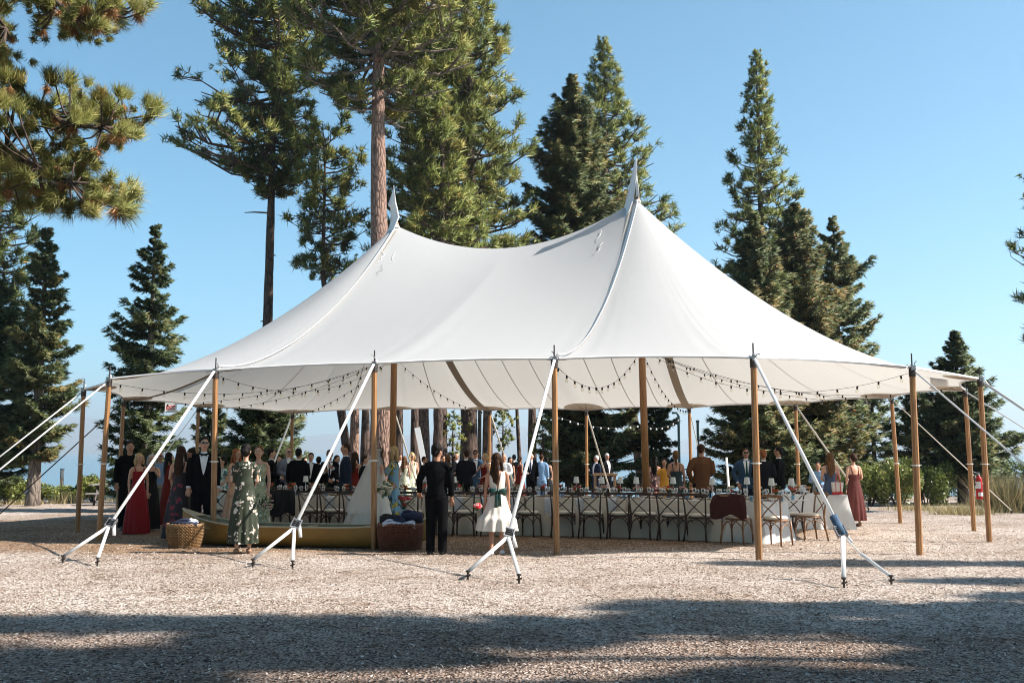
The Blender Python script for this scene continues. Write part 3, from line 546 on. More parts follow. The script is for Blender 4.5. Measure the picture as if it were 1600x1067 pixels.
# ------------------------------------------------------------ near pine whose boughs hang in at the top left
def near_pine():
    D0 = 11.0; e = empty('pine_tree', (-8.6, 11.2, gz(0, 11.2)), 0, 'near pine whose long-needled boughs hang in at the top left', 'tree'); off = Vector((-8.6, 11.2, gz(0, 11.2)))
    mb = MB(); trunk_mesh(mb, [(-8.6, 11.2, -.4), (-8.5, 11.2, 6), (-8.5, 11.2, 14)], [.36, .3, .2], n=16); mb.build('trunk', M['bark'], e, smooth=True, off=off)
    r = np.random.default_rng(5); mb = MB(); C = []; Dr = []; Rr = []; Tn = []
    paths = [([(-330, 190), (-40, 150), (60, 172), (110, 196), (160, 200), (205, 200), (243, 178)], [(28, 120, 20), (85, 128, 34), (118, 160, 30), (70, 175, 30), (130, 172, 30), (160, 182, 26), (188, 176, 30), (188, 150, 26), (212, 196, 26), (243, 178, 30), (165, 212, 24), (190, 205, 24), (100, 205, 24), (40, 200, 28), (108, 222, 24), (145, 240, 24), (130, 192, 24)]),
             ([(-330, 260), (-60, 210), (10, 235), (60, 262), (110, 285), (160, 288), (196, 308)], [(5, 130, 30), (25, 160, 30), (5, 170, 30), (40, 280, 32), (15, 290, 30), (75, 265, 30), (62, 300, 32), (95, 292, 30), (120, 285, 26), (112, 320, 28), (140, 305, 30), (145, 320, 24), (170, 285, 22), (196, 308, 34), (185, 322, 22), (20, 250, 30), (30, 320, 26), (60, 240, 26), (95, 262, 26), (125, 262, 20)]),
             ([(-330, 60), (-120, -60), (40, -40), (90, 5), (120, 30), (170, 25), (215, 8)], [(60, 40, 20), (78, 22, 24), (105, 48, 28), (130, 20, 28), (140, 28, 30), (178, 30, 30), (182, 8, 28), (212, 6, 28), (100, -5, 28), (140, -5, 26), (60, 2, 26), (170, -8, 30), (130, 45, 20), (70, -15, 26), (160, 40, 22)]),
             ([(-330, 20), (-100, 30), (-20, 42), (10, 45)], [(8, 44, 18), (-5, 15, 26), (0, 75, 26), (2, 100, 28), (-10, 60, 26)])]
    for pth, tf in paths:
        pts = [at(a, b, D0 + .5 * math.sin(i * 1.3)) for i, (a, b) in enumerate(pth)]; mb.tube(pts, [.085, .06, .035, .028, .022, .016, .008][-len(pts):], n=6)
        tf = tf + [(a + r.normal(0, 15), b + r.normal(0, 12), s * r.uniform(.6, .95)) for (a, b, s) in tf for _ in range(2)]
        tf = [q for q in tf if q[0] < 245]
        for a_, b_ in zip(pth, pth[1:]):   # the boughs go on leafy towards the trunk, left of the picture
            if b_[0] < 30 and a_[0] > -400:
                for k_ in range(14): f_ = .25 + .75 * r.random(); tf.append((a_[0] + (b_[0] - a_[0]) * f_ - 14, a_[1] + (b_[1] - a_[1]) * f_ + r.normal(0, 28), r.uniform(20, 30)))
        tf = [q for q in tf if q[0] < 250]
        for (a, b, s) in tf:
            dep = D0 + r.normal(0, .35); c = at(a, b, dep); near = min(pts, key=lambda q: (q - c).length); mid = near.lerp(c, .5) + Vector((0, 0, -.05))
            mb.tube([near, mid, c], [.014, .011, .007], n=5)
            for rep in range(3):
                dv = (c - near).normalized() + Vector(r.normal(0, .35, 3)); cc = c + Vector(r.normal(0, .07 if rep else 0, 3)); C.append(cc); Dr.append((dv + Vector((.1, -.1, .35))).normalized()); Rr.append(s / F_PX * D0 * (1.0 if rep == 0 else .85)); Tn.append(.50 + r.normal(0, .1))
            if r.random() < .45:   # last year's brown needles behind the tip
                C.append(c - (c - near).normalized() * .10 + Vector((0, 0, -.05))); Dr.append(Vector((0, 0, -1.0))); Rr.append(s / F_PX * D0 * .75); Tn.append(2.0)
    Tn = np.array(Tn); V, T, tt = tufts(np.array(C) - np.array(off), np.array(Dr), np.array(Rr), 105, .0046, 9, np.minimum(Tn, .8), .85, .03, .1)
    nt = 105 * 3; dead = np.repeat(Tn > 1, nt); tt = np.where(dead, .93 + .07 * rng.random(len(tt)), tt)
    mb.build('limbs', M['bark_dark'], e, smooth=True, off=off); link('crown', mesh_np('crown', V, T, M['needle_near'], tint=tt, nrm=NRM[0]), e)
    V = None
near_pine()
# ------------------------------------------------------------ bushes, grasses, rock
def bush(px, py_top, py_bot, hw, seed, label, d=None, leafm='bushleaf', nl=5200, tint=.5, lsz=.055, name='bush'):
    g0 = G(px, py_bot); d = d or g0.y; x = (px - 800) / F_PX * d; z0 = ground_z(x, d); h = at(px, py_top, d).z - z0; w = hw / F_PX * d; r = np.random.default_rng(seed)
    e = empty(name, (x, d, z0), 0, label, 'bush'); mb = MB(); nlob = 9; lob = [(r.uniform(-.75, .75) * w, r.uniform(-.4, .4) * w, h * r.uniform(.35, .72), r.uniform(.28, .42)) for _ in range(nlob)]
    for (a, b, c, s) in lob: mb.tube([(a * .15, b * .15, -.05), (a * .5, b * .5, c * .5), (a, b, c)], [.025, .018, .008], n=4)
    mb.build('stems', M['bark_dark'], e)
    C = []
    for i in range(nl):
        a, b, c, s = lob[r.integers(nlob)]; v = r.normal(size=3); v /= np.linalg.norm(v); k = r.uniform(.55, 1.12)
        C.append((a + v[0] * w * s * k, b + v[1] * w * s * k * .9, max(.03, c + v[2] * h * s * k)))
    C = np.array(C); nv = r.normal(size=(nl, 3)); nv[:, 2] += .7; nv /= np.linalg.norm(nv, axis=1, keepdims=True); s1 = np.cross(nv, r.normal(size=(nl, 3))); s1 /= np.linalg.norm(s1, axis=1, keepdims=True); s2 = np.cross(nv, s1)
    sz = lsz * r.uniform(.6, 1.3, nl)[:, None]; V = np.stack([C - s1 * sz, C + s2 * sz * .5, C + s1 * sz, C - s2 * sz * .5], 1).reshape(-1, 3)
    link('leaves', mesh_np('leaves', V, np.arange(nl * 4).reshape(-1, 4), M[leafm], tint=np.repeat(np.clip(tint + r.normal(0, .16, nl), 0, 1), 4)), e)
for a in [(20, 742, 786, 42, 1, 'grey-green bush at the left edge of the clearing'), (62, 752, 787, 34, 2, 'olive bush left of the white marker post', None, 'bushleaf', 3800, .6), (125, 760, 784, 30, 14, 'low dark bush behind the brown tilted box'), (153, 742, 784, 24, 3, 'pale bush right of the brown tilted box', None, 'bushleaf', 3800, .68),
          (1352, 726, 787, 34, 4, 'bright green bush right of the woman in the maroon dress', 35, 'bushleaf', 5600, .62), (1398, 722, 788, 38, 5, 'green bush behind the back right tent pole', 34.5, 'bushleaf', 6000, .66), (1440, 715, 785, 46, 6, 'dark rounded bush between two right tent poles', 35.5, 'bushleaf', 7000, .3),
          (1500, 728, 776, 36, 7, 'dull brown-green bush behind the fire extinguisher', None, 'bushleaf', 4200, .38), (1575, 708, 780, 46, 8, 'dark bush at the right edge behind the dry grass', None, 'bushleaf', 6500, .26), (1545, 722, 772, 30, 9, 'dark bush right of the fire extinguisher', None, 'bushleaf', 4200, .3),
          (300, 735, 782, 42, 10, 'dark bush behind the guests at the left of the tent', None, 'bushleaf', 4200, .35), (355, 700, 780, 36, 11, 'sunlit leafy shrub behind the best man in the tuxedo', None, 'bushleaf', 4200, .66), (1050, 742, 782, 42, 12, 'dark bush below the lake behind the brown jacket man', None, 'bushleaf', 4200, .25), (1290, 735, 784, 34, 13, 'dark bush behind the woman in the navy dress', None, 'bushleaf', 4200, .25)]:
    bush(*a)
def grass(px, py, hw, h, n, seed, label, tint=.5, name='grass_clump'):
    g0 = G(px, py); r = np.random.default_rng(seed); w = hw / F_PX * g0.y; C = np.stack([r.normal(0, .45, n) * w, r.normal(0, .35, n) * w, np.zeros(n)], 1); ln = h * r.uniform(.5, 1.1, n)
    dv = np.stack([r.normal(0, .35, n) + C[:, 0] / w * .4, r.normal(0, .3, n), np.ones(n)], 1) * ln[:, None]; s = r.normal(size=(n, 3)) * .009; s[:, 2] = 0
    V = np.stack([C - s, C + s, C + dv], 1).reshape(-1, 3); o = link(name, mesh_np(name, V, np.arange(n * 3).reshape(-1, 3), M['drygrass'], tint=np.repeat(np.clip(tint + r.normal(0, .2, n), 0, 1), 3)))
    o.location = (g0.x, g0.y, g0.z - .02); tag(o, label, 'grass', kind='stuff')
for a in [(1578, 800, 34, 1.2, 1800, 1, 'large dry grass bush at the right edge', .42), (1505, 803, 45, .35, 900, 2, 'low dry grass behind the right tent poles', .55), (100, 786, 28, .5, 420, 3, 'dry grass around the white marker post', .7), (30, 788, 40, .25, 320, 4, 'dry grass at the left edge of the clearing', .6), (1545, 790, 30, .5, 700, 5, 'dry grass beside the fire extinguisher pole', .5), (1440, 797, 50, .25, 500, 6, 'sparse grass in front of the dark rounded bush', .6), (205, 783, 45, .25, 500, 7, 'sparse grass behind the guests at the left', .6)]:
    grass(*a)
# ============================================================ THE TENT
FOOT = {'A': (121, 831), 'B': (154, 846), 'C': (183, 817), 'D': (333, 851), 'E': (584, 858), 'F': (870, 866), 'G': (1186, 874), 'H': (1437, 866), 'I': (1546, 846), 'J': (1522, 829), 'K': (1407, 817)}
PLAN = {'L': (7.89, 27.08), 'M': (5.24, 28.73), 'N': (2.26, 29.76), 'O': (-.73, 30.8), 'P': (-3.83, 31.14), 'Q': (-6.77, 30.1), 'R': (-8.96, 27.89)}
TOPX = {'A': (131, 607), 'B': (171, 590), 'C': (193, 624), 'D': (337, 577), 'E': (585, 566), 'F': (866, 559), 'G': (1177, 557), 'H': (1425, 572), 'I': (1531, 590), 'J': (1508, 608), 'K': (1393, 620), 'L': (1243, 631), 'M': (1077, 636), 'N': (916, 640), 'O': (765, 640), 'P': (616, 639), 'Q': (457, 645), 'R': (310, 635)}
POLE = {}
for k, t in TOPX.items():
    if k in FOOT: g = G(*FOOT[k])
    else: g = Vector((*PLAN[k], gz(*PLAN[k])))
    tp = at(t[0], t[1], g.y); POLE[k] = (Vector((g.x, g.y, GZ(g.x, g.y))), Vector((tp.x, g.y, tp.z)))
YL, YR = 24.18, 22.11
PL = at(618, 352, YL); PR = at(994, 312, YR)
TC = Vector((-.04, 23.15, gz(0, 23.15)))
tent = empty('sailcloth_tent', TC, 0, 'large white two-peaked sailcloth tent on wooden poles over the clearing', 'tent')
def wrinkle(u, t):   # tension creases that run from each pole top into the cloth
    e = min(u, 1 - u); return .012 * math.sin(e * 46) * math.exp(-e * 6) * t ** 3 * (1 - t) ** .6 * 2.4
class Fan:
    def __init__(s, P, A, B): s.P, s.A, s.B = P, A, B
    def pt(s, u, t):
        k = 1 + 4 * u * (1 - u) * (.026 * (1 - t ** 4) - .030 * t ** 4); e = s.A.lerp(s.B, u); xy = s.P + (e - s.P) * (t * k)
        z = e.z + (s.P.z - e.z) * max(0, 1 - t) ** 1.7  + .05 * 4 * u * (1 - u) * t + wrinkle(u, t)
        return Vector((xy.x, xy.y, z))
def ridge_pt(s):
    p = PL.lerp(PR, s); p = p.copy(); p.z -= .86 * 4 * s * (1 - s); return p
class Bay:
    def __init__(s, A, B, s0, s1, E0, E1): s.A, s.B, s.s0, s.s1, s.E0, s.E1 = A, B, s0, s1, E0, E1
    def pt(s, u, t):
        r = ridge_pt(s.s0 + (s.s1 - s.s0) * u); e = s.E0.lerp(s.E1, s.s0 + (s.s1 - s.s0) * u).lerp(s.A.lerp(s.B, u), t ** 3); k = 1 - .035 * 4 * u * (1 - u)
        sg = s.s0 + (s.s1 - s.s0) * u; pw = 1.7 - .38 * 4 * sg * (1 - sg)
        xy = r + (e - r) * (t * k); z = e.z + (r.z - e.z) * max(0, 1 - t) ** pw - .06 * 4 * u * (1 - u) * t * (1 - t) + .05 * 4 * u * (1 - u) * t + wrinkle(u, t)
        return Vector((xy.x, xy.y, z))
T_ = {k: v[1] for k, v in POLE.items()}
RING = ['F', 'G', 'H', 'I', 'J', 'K', 'L', 'M']; LING = ['D', 'B', 'A', 'C', 'R', 'Q', 'P', 'O']
WEDGES = []
for a, b in zip(RING, RING[1:]): WEDGES.append((Fan(PR, T_[a], T_[b]), a, b, 1))
for a, b in zip(LING, LING[1:]): WEDGES.append((Fan(PL, T_[a], T_[b]), a, b, -1))
for a, b, s0, s1, sg in (('D', 'E', 0, .5, -1), ('E', 'F', .5, 1, -1), ('O', 'N', 0, .5, 1), ('N', 'M', .5, 1, 1)): WEDGES.append((Bay(T_[a], T_[b], s0, s1, T_['D' if sg < 0 else 'O'], T_['F' if sg < 0 else 'M']), a, b, sg))
for w, a, b, sg in WEDGES:
    mb = MB(); nt, nu = 30, 12
    mb.grid(lambda u, v: w.pt(u, (v ** 1.25) if isinstance(w, Fan) else v), 40, nt)
    o = mb.build('canopy_panel', M['canopy'], tent, smooth=True, off=TC)
    # rolled hem with an eave cord along the outer edge
    mb = MB(); mb.tube([w.pt(i / 12, 1.0) + Vector((0, 0, -.02)) for i in range(13)], .022, n=5); mb.build('eave_hem', M['flap'], tent, off=TC)
    # seam tapes under the cloth
    mb = MB()
    def under(u, t, d=.012):
        p = w.pt(u, t); return p - Vector((0, 0, d))
    us = (.5,) if isinstance(w, Fan) else (.25, .5, .75)
    for u0 in us:
        for i in range(16):
            t0, t1 = .12 + .88 * i / 16, .12 + .88 * (i + 1) / 16; a0, a1 = under(u0, t0), under(u0, t1); d = (a1 - a0); s_ = Vector((-d.y, d.x, 0)).normalized() * .011
            mb.add([a0 - s_, a0 + s_, a1 + s_, a1 - s_], [(0, 1, 2, 3)])
    mb.build('seam', M['seam'], tent, off=TC)
def radial_strip(P, E_, wd, dz, m, name, power, ridge=None, t0=.02, thick=.006, side=0.0):
    W = Fan(P, E_, E_)
    mb = MB(); N = 26; prev = None; V = []
    for i in range(N + 1):
        t = t0 + (1 - t0) * i / N; p = W.pt(0, t); V.append(p + Vector((0, 0, dz)))
    d = (E_ - P); s_ = Vector((-d.y, d.x, 0)).normalized()
    mb.slab(lambda u, v: V[int(round(v * N))] + s_ * (wd * (u - .5) + side), 1, N, thick)
    mb.build(name, M[m], tent, off=TC); return W
# lacing flaps that stand on the front joints of the roof, and doubled bands under the others
for P, k, sd in ((PR, 'F', 1), (PL, 'D', 1)):
    W = Fan(P, T_[k], T_[k]); d = T_[k] - P; s_ = Vector((-d.y, d.x, 0)).normalized() * -1
    mb = MB(); N = 40
    mb.slab(lambda u, v: W.pt(0, .015 + .985 * v) + Vector((0, 0, .02)) + s_ * (-.01 - .06 * u) + Vector((0, 0, .05 * u * (1 - .08 * math.sin(v * 31)))), 3, N, .008)
    mb.build('lacing_flap', M['flap'], tent, smooth=True, off=TC)
for P, k in ((PR, 'M'), (PL, 'O'), (PL, 'C'), (PR, 'F'), (PL, 'D')): radial_strip(P, T_[k], .22, -.035, 'tanband', 'ridge_band', 1.7)
# reinforced corners round every pole top, seen from below
def corner(k):
    e = T_[k]; adj = [(w, (0 if a == k else 1)) for w, a, b, sg in WEDGES if k in (a, b)]
    for w, u0 in adj:
        L = (w.pt(u0, 0) - e).length; Le = (w.A - w.B).length; rr = .62; mb = MB(); ms = MB()
        def P(r_, th):   # th 0 along the radial .. 1 along the eave
            c, s_ = math.cos(th * math.pi / 2), math.sin(th * math.pi / 2); rt = r_ / 7.0 if isinstance(w, Fan) else r_ / 6.6
            du = min(.5, s_ * r_ / Le); u = du if u0 == 0 else 1 - du; return w.pt(u, 1 - c * rt)
        mb.grid(lambda a_, b_: P(.02 + rr * a_ * (1 + .02 * math.cos(b_ * 30)), b_) - Vector((0, 0, .02)), 4, 10)
        mb.build('corner_patch', M['tanband'], tent, off=TC)
        for i in range(3):
            t0 = (i + .15) / 3; t1 = (i + .85) / 3; tm = (i + .5) / 3
            ms.add([P(.03, tm) - Vector((0, 0, .028)), P(rr * .35, t0) - Vector((0, 0, .030)), P(rr * .93, tm) - Vector((0, 0, .030)), P(rr * .35, t1) - Vector((0, 0, .030))], [(0, 1, 2, 3)])
        ms.build('corner_star', M['tanstar'], tent, off=TC)
for k in T_: corner(k)
# side poles
for k, (f, t) in POLE.items():
    top = t + Vector((0, 0, -.03)); L = (top - f).length; r0 = .052 if k in 'DEFGH' else .050
    mb = MB(); mb.tube([f - Vector((0, 0, .02)), f.lerp(top, .5), top - Vector((0, 0, .12))], [r0, r0, r0 * .92], n=8, spin=.5)
    p = mb.build('side_pole', M['polewood'], tent, off=TC); KIDS.setdefault(p.name, [])
    mb = MB(); mb.tube([f.lerp(top, .47), f.lerp(top, .478)], r0 * 1.12, n=8, spin=.5)
    a = f.lerp(top, .474); mb.tube([a + Vector((-.085, 0, 0)), a + Vector((.085, 0, 0))], .006, n=5); mb.build('pole_band', M['ring'], p, off=TC)
    mb = MB(); mb.tube([top - Vector((0, 0, .14)), top + Vector((0, 0, .0))], r0 * 1.1, n=10); mb.tube([top, top + Vector((0, 0, .24))], .012, n=6)
    mb.build('pole_cap_pin', M['darksteel'], p, off=TC)
    mb = MB(); r = np.random.default_rng(ord(k))
    for i in range(5):
        c = top + Vector((r.normal(0, .03), r.normal(0, .03), .02 + r.normal(0, .02))); q = c + Vector(r.normal(0, .07, 3)); mb.tube([c, c.lerp(q, .5) + Vector((0, 0, .03)), q], .008, n=4)
    mb.box(tuple(top + Vector((0, -.05, .0))), (.07, .03, .08)); mb.build('corner_fitting', M['steel'], p, off=TC)
# centre poles
for (fx, P, Y) in ((612, PL, YL), (1010, PR, YR)):
    b = at(612 if fx == 612 else 1011, 790, Y); b = Vector((b.x, Y, gz(0, Y))); top = Vector((P.x + (.02), Y, P.z))
    mb = MB(); mb.tube([b, b.lerp(top, .5), top + Vector((0, 0, .05))], [.085, .08, .06], n=16); mb.build('centre_pole', M['polewood'], tent, smooth=True, off=TC)
    mb = MB(); mb.lathe([(.05, .06), (.06, .0), (.10, -.07)], tuple(top), 16); mb.build('peak_collar', M['flap'], tent, smooth=True, off=TC)
# pennants of cloth over the peak pins
def pennant(rows, Y, nm='pennant'):
    N = len(rows) - 1
    def fn(u, v):
        i = min(N - 1, int(v * N)); t = v * N - i; a, b = rows[i], rows[i + 1]; L = a[0] * (1 - t) + b[0] * t; Rr = a[1] * (1 - t) + b[1] * t; y = a[2] * (1 - t) + b[2] * t
        p = at(L + (Rr - L) * u, y, Y); p.y += .11 * math.cos(u * math.pi) + .10 * math.sin(v * 5) * u; return p
    mb = MB(); mb.slab(fn, 5, N * 4, .008); mb.build(nm, M['flap'], tent, smooth=True, off=TC)
pennant([(614.5, 616, 292), (610, 617.5, 305), (605, 619.5, 319), (609.5, 621, 324), (609.5, 624.8, 341), (608, 621, 351), (603, 617, 362), (597, 609, 374)], YL - .05)
pennant([(992.5, 994, 250), (988, 995, 272), (985, 994, 285), (981, 991.5, 302), (977, 987, 320), (973, 981, 334), (968, 976, 342)], YR - .05)
pennant([(993.5, 994.5, 250), (993.8, 995, 270), (994.5, 995.6, 290), (995.5, 997, 312)], YR + .02)
# rope clutter below each pennant
for (cx, cy, Y, P, sgn) in ((620, 372, YL, PL, 1), (958, 368, YR, PR, -1)):
    r = np.random.default_rng(int(cx)); mb = MB(); W = [w for w, a, b, sg in WEDGES if isinstance(w, Bay) and sg == -1][0 if sgn > 0 else 1]
    for i in range(3):
        u = (.03 + r.random() * .10) if sgn > 0 else (.90 - r.random() * .14); t = .05 + r.random() * .13; pts = []
        for j in range(5): pts.append(W.pt(min(.99, max(.01, u + r.normal(0, .012) + sgn * j * .006)), t + j * .014) + Vector((0, -.012, .012 + .01 * r.random())))
        mb.tube(pts, .0035 if i % 2 else .005, n=4, m=i % 2)
    mb.build('peak_lashing', [M['flap'], M['darkrope']], tent, off=TC)
# guy straps, ratchets, stakes
def strap(mb, a, b, w=.07, th=.008, m=0):
    d = (b - a).normalized(); view = ((a + b) / 2 - Vector((0, 0, CAMZ))).normalized(); s_ = d.cross(view)
    s_ = s_.normalized() if s_.length > .2 else d.cross(Vector((0, 0, 1))).normalized()
    mb.tube([a, b], w / 2, ry=th, n=8, up=d.cross(s_), m=m)
def stake(p, name='stake', parent=None):
    mb = MB(); mb.tube([p + Vector((0, 0, -.1)), p + Vector((0, 0, .12))], .014, n=6); mb.lathe([(.0, .125), (.03, .12), (.03, .10), (.014, .095)], tuple(p), 8)
    mb.tube([p + Vector((-.03, 0, .05)), p + Vector((.035, -.01, .07))], .012, n=5); return mb.build(name, M['darksteel'], parent, off=TC)
GUY = {'D': ((170, 822), [(98, 880), (152, 884)]), 'E': ((460, 824), [(395, 886), (457, 889)]), 'F': ((794, 838), [(731, 906), (811, 912)]), 'G': ((1317, 836), [(1319, 918), (1393, 914)])}
def lift(k, jx, anchors):   # the strap joint lies on the line pole top -> middle of the anchors
    t = T_[k]; m_ = (anchors[0] + anchors[1]) / 2; best = None
    for i in range(1, 60):
        q = t.lerp(m_, i / 60); dpx = F_PX * (q.x / q.y) + 800
    lam = min((abs(at_px(t.lerp(m_, i / 200))[1] - jx[1]), i / 200) for i in range(120, 200))[1]
    q = t.lerp(m_, lam); p = at(jx[0], jx[1], q.y); return p
def at_px(p):
    d = Vector((p.x, p.y, p.z - CAMZ)); yc = d.y * cP + d.z * sP; zc = -d.y * sP + d.z * cP; return (800 + d.x / yc * F_PX, 533.5 - zc / yc * F_PX)
for k, (j, an) in GUY.items():
    A_ = [G(*q) for q in an]; J = lift(k, j, A_); t = T_[k] + Vector((0, -.08, -.04))
    mb = MB(); strap(mb, t, J, .048); g = mb.build('guy_strap', M['strap'], tent, smooth=True, off=TC)
    mb = MB()
    if k != 'G':
        for a in A_: strap(mb, J, a + Vector((0, 0, .10)), .048)
        mb.build('strap_leg', M['strap'], g, smooth=True, off=TC)
    else:
        strap(mb, J, A_[0] + Vector((0, 0, .10)), .055); mb.build('strap_leg', M['strap'], g, smooth=True, off=TC)
        mb = MB(); mb.tube([J, J.lerp(A_[1], .4), ], .008, n=5); strap(mb, J.lerp(A_[1], .38), A_[1] + Vector((0, 0, .10)), .04); mb.build('strap_leg', M['strap'], g, off=TC)
        mb = MB(); strap(mb, J + Vector((.0, 0, .0)), J.lerp(t, .09), .10, .03); mb.build('strap_wrap', M['bluerag'], g, smooth=True, off=TC) if 'bluerag' in M else None
    for a in A_: stake(a, 'stake', g)
    d = (t - J).normalized(); s_ = d.cross(Vector((0, 1, 0))).normalized(); mb = MB()
    rot = Matrix((s_, d.cross(s_) * -1, d)).transposed().to_4x4()
    for q in (0, .14): mb.box(tuple(J + d * q), (.13, .035, .016), 0, rot)
    for sx in (-.06, .06): mb.box(tuple(J + s_ * sx + d * .07), (.012, .05, .17), 0, rot)
    for i in range(3): mb.box(tuple(J + d * (.03 + .035 * i) + s_ * .01), (.08, .055, .010), 1, rot)
    mb.tube([J + s_ * -.05 + d * .02, J + s_ * -.02 + d * .12], .012, n=6, m=1); mb.build('ratchet', [M['steel'], M['black']], g, off=TC)
    mb = MB(); strap(mb, J + d * .16, J + d * .02 + s_ * -.10 + Vector((0, -.05, -.12)), .05); mb.build('strap_tail', M['strap'], g, smooth=True, off=TC)
# straps of the other poles run straight to one stake
EXPL = {'K': G(1581, 803), 'L': G(1357, 799), 'H': None, 'J': None}
def anchor_on(k, px, py, P):   # ground point in the direction that passes the picture point
    t = T_[k]; best = None
    for ang in np.arange(-180, 180, 2.0):
        for L in np.arange(2.2, 5.2, .2):
            a = Vector((t.x + math.cos(R(ang)) * L, t.y + math.sin(R(ang)) * L, 0)); a.z = gz(a.x, a.y)
            out = (Vector((t.x - P.x, t.y - P.y))).normalized(); da = Vector((math.cos(R(ang)), math.sin(R(ang))))
            if out.dot(da) < .55: continue
            q0 = at_px(t); q1 = at_px(a); dx, dy = q1[0] - q0[0], q1[1] - q0[1]; e = abs((px - q0[0]) * dy - (py - q0[1]) * dx) / (math.hypot(dx, dy) + 1e-6) + (1 - out.dot(da)) * 30 + abs(L - 3.1) * 4
            if (px - q0[0]) * dx + (py - q0[1]) * dy < 0: continue
            if best is None or e < best[0]: best = (e, a)
    return best[1]
PTS = {'A': (0, 715, PL), 'B': (0, 736, PL), 'C': (32, 778, PL), 'R': (257, 711, PL), 'Q': (433, 712, PL), 'H': (1600, 729, PR), 'I': (1600, 637, PR), 'J': (1600, 668, PR), 'M': (1090, 694, PR), 'N': (950, 760, PR), 'O': (800, 752, PL), 'P': (640, 720, PL)}
for k in PTS: EXPL[k] = anchor_on(k, PTS[k][0], PTS[k][1], PTS[k][2])
for k, a in EXPL.items():
    t = T_[k] + Vector((0, 0, -.05)); mb = MB(); dark = k == 'C'
    strap(mb, t, a + Vector((0, 0, .1)), .03 if dark else (.028 if k in 'HJKABMR' else .05), .006); g = mb.build('guy_strap', M['darkrope' if dark else ('rope' if k in 'KLNOPM' else 'strap')], tent, smooth=True, off=TC); stake(a, 'stake', g)
    d = (t - a).normalized(); q = a.lerp(t, .25); mb = MB(); mb.box(tuple(q), (.09, .05, .14), 0, d.to_track_quat('Z', 'Y').to_matrix().to_4x4()); mb.build('ratchet', M['steel'], g, off=TC)
# ------------------------------------------------------------ string lights
bulb_me = None
def mk_bulb():
    mb = MB(); mb.lathe([(0, .0), (.016, .0), (.018, -.02), (.016, -.05), (.012, -.055)], (0, 0, 0), 8, 0); mb.lathe([(.012, -.05), (.024, -.075), (.026, -.092), (.018, -.112), (0, -.12)], (0, 0, 0), 8, 1)
    return mb.mesh('bulb', [M['black'], M['bulb']], smooth=True)
bulb_me = mk_bulb()
def string(a, b, sag, label, step=.46, group='string lights under the tent canopy', cm='black'):
    o0 = a.copy(); e = empty('string_light', o0, 0, label, 'string light', group); N = 22
    def pt(t): return a.lerp(b, t) + Vector((0, 0, -sag * 4 * t * (1 - t)))
    mb = MB(); mb.tube([pt(i / N) for i in range(N + 1)], .0042, n=4); mb.build('cable', M[cm], e, off=o0)
    L = sum((pt((i + 1) / N) - pt(i / N)).length for i in range(N)); n_ = int(L / step)
    for i in range(n_):
        o = link('bulb', bulb_me, e); o.location = pt((i + .5) / n_) - o0; o.rotation_euler = (random.gauss(0, .12), random.gauss(0, .12), 0)
cl = lambda P, Y, z: Vector((P.x + .0, Y, z))
def cpt(P, Y, z):
    f = Vector((at(612 if P is PL else 1011, 790, Y).x, Y, gz(0, Y))); t = (z - f.z) / (P.z - f.z); return f.lerp(P, t)
cL, cR = cpt(PL, YL, 3.75), cpt(PR, YR, 3.75)
LOWT = Vector((0, 0, -.10))
for P_c, k, sag, lb in ((cR, 'F', .62, 'string of clear bulbs sagging from the front middle pole to the right centre pole'), (cL, 'D', .55, 'string of clear bulbs from the front left pole to the left centre pole'), (cL, 'B', .50, 'string of clear bulbs from the left centre pole to a leftmost pole'),
                        (cL, 'C', .38, 'clear bulb string from the left centre pole to the far left pole'), (cL, 'R', .30, 'string of clear bulbs from the left centre pole over the exit sign side'), (cL, 'Q', .25, 'short string of clear bulbs from the left centre pole to the back left pole'),
                        (cL, 'O', .28, 'string of clear bulbs from the left centre pole to the back middle pole'), (cR, 'M', .42, 'string of clear bulbs dropping steeply behind the right centre pole'), (cR, 'H', .62, 'string of clear bulbs from the right centre pole to the front right pole'),
                        (cR, 'I', .58, 'string of clear bulbs from the right centre pole to the rightmost pole'), (cR, 'J', .50, 'string of clear bulbs from the right centre pole to the pole left of the extinguisher'), (cR, 'K', .40, 'string of clear bulbs from the right centre pole to the back right pole')):
    string(P_c, T_[k] + LOWT, sag, lb)
# ============================================================ FURNITURE AND TABLEWARE
M['chairwood'] = mat('shaded_bentwood', (.026, .012, .007), .45, col2=(.060, .027, .013), vscale=4, stretch=(2, 2, 9), bump=.1)  # shaded copy of the chair wood, shade put into the colour
M['chairwood_sun'] = mat('sunlit_bentwood', (.16, .075, .03), .4, col2=(.27, .13, .055), vscale=4, stretch=(2, 2, 9), bump=.1)  # sunlit copy of the same wood, sunlight put into the colour
M['cushion'] = mat('cream_cushion', (.70, .62, .52), .85, bump=.3, bscale=60)
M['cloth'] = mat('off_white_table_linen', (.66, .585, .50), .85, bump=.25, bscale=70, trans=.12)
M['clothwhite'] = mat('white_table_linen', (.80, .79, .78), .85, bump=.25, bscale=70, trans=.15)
M['farmwood'] = mat('brown_table_wood', (.13, .065, .03), .5, col2=(.27, .15, .07), vscale=4, stretch=(1, 9, 9), bump=.2)
M['maroon'] = mat('dark_maroon_wool', (.045, .008, .006), .95, bump=.5, bscale=120)
M['blackcloth'] = mat('black_wool', (.010, .009, .011), .95, bump=.4, bscale=120)
M['toile'] = print_mat('blue_toile_linen', (.66, .66, .66), [(.05, .08, .22), (.10, .14, .30), (.5, .53, .6)], 26, .46, warp=.35)
M['lampwhite'] = mat('white_lamp_enamel', (.78, .76, .72), .5, trans=.12)
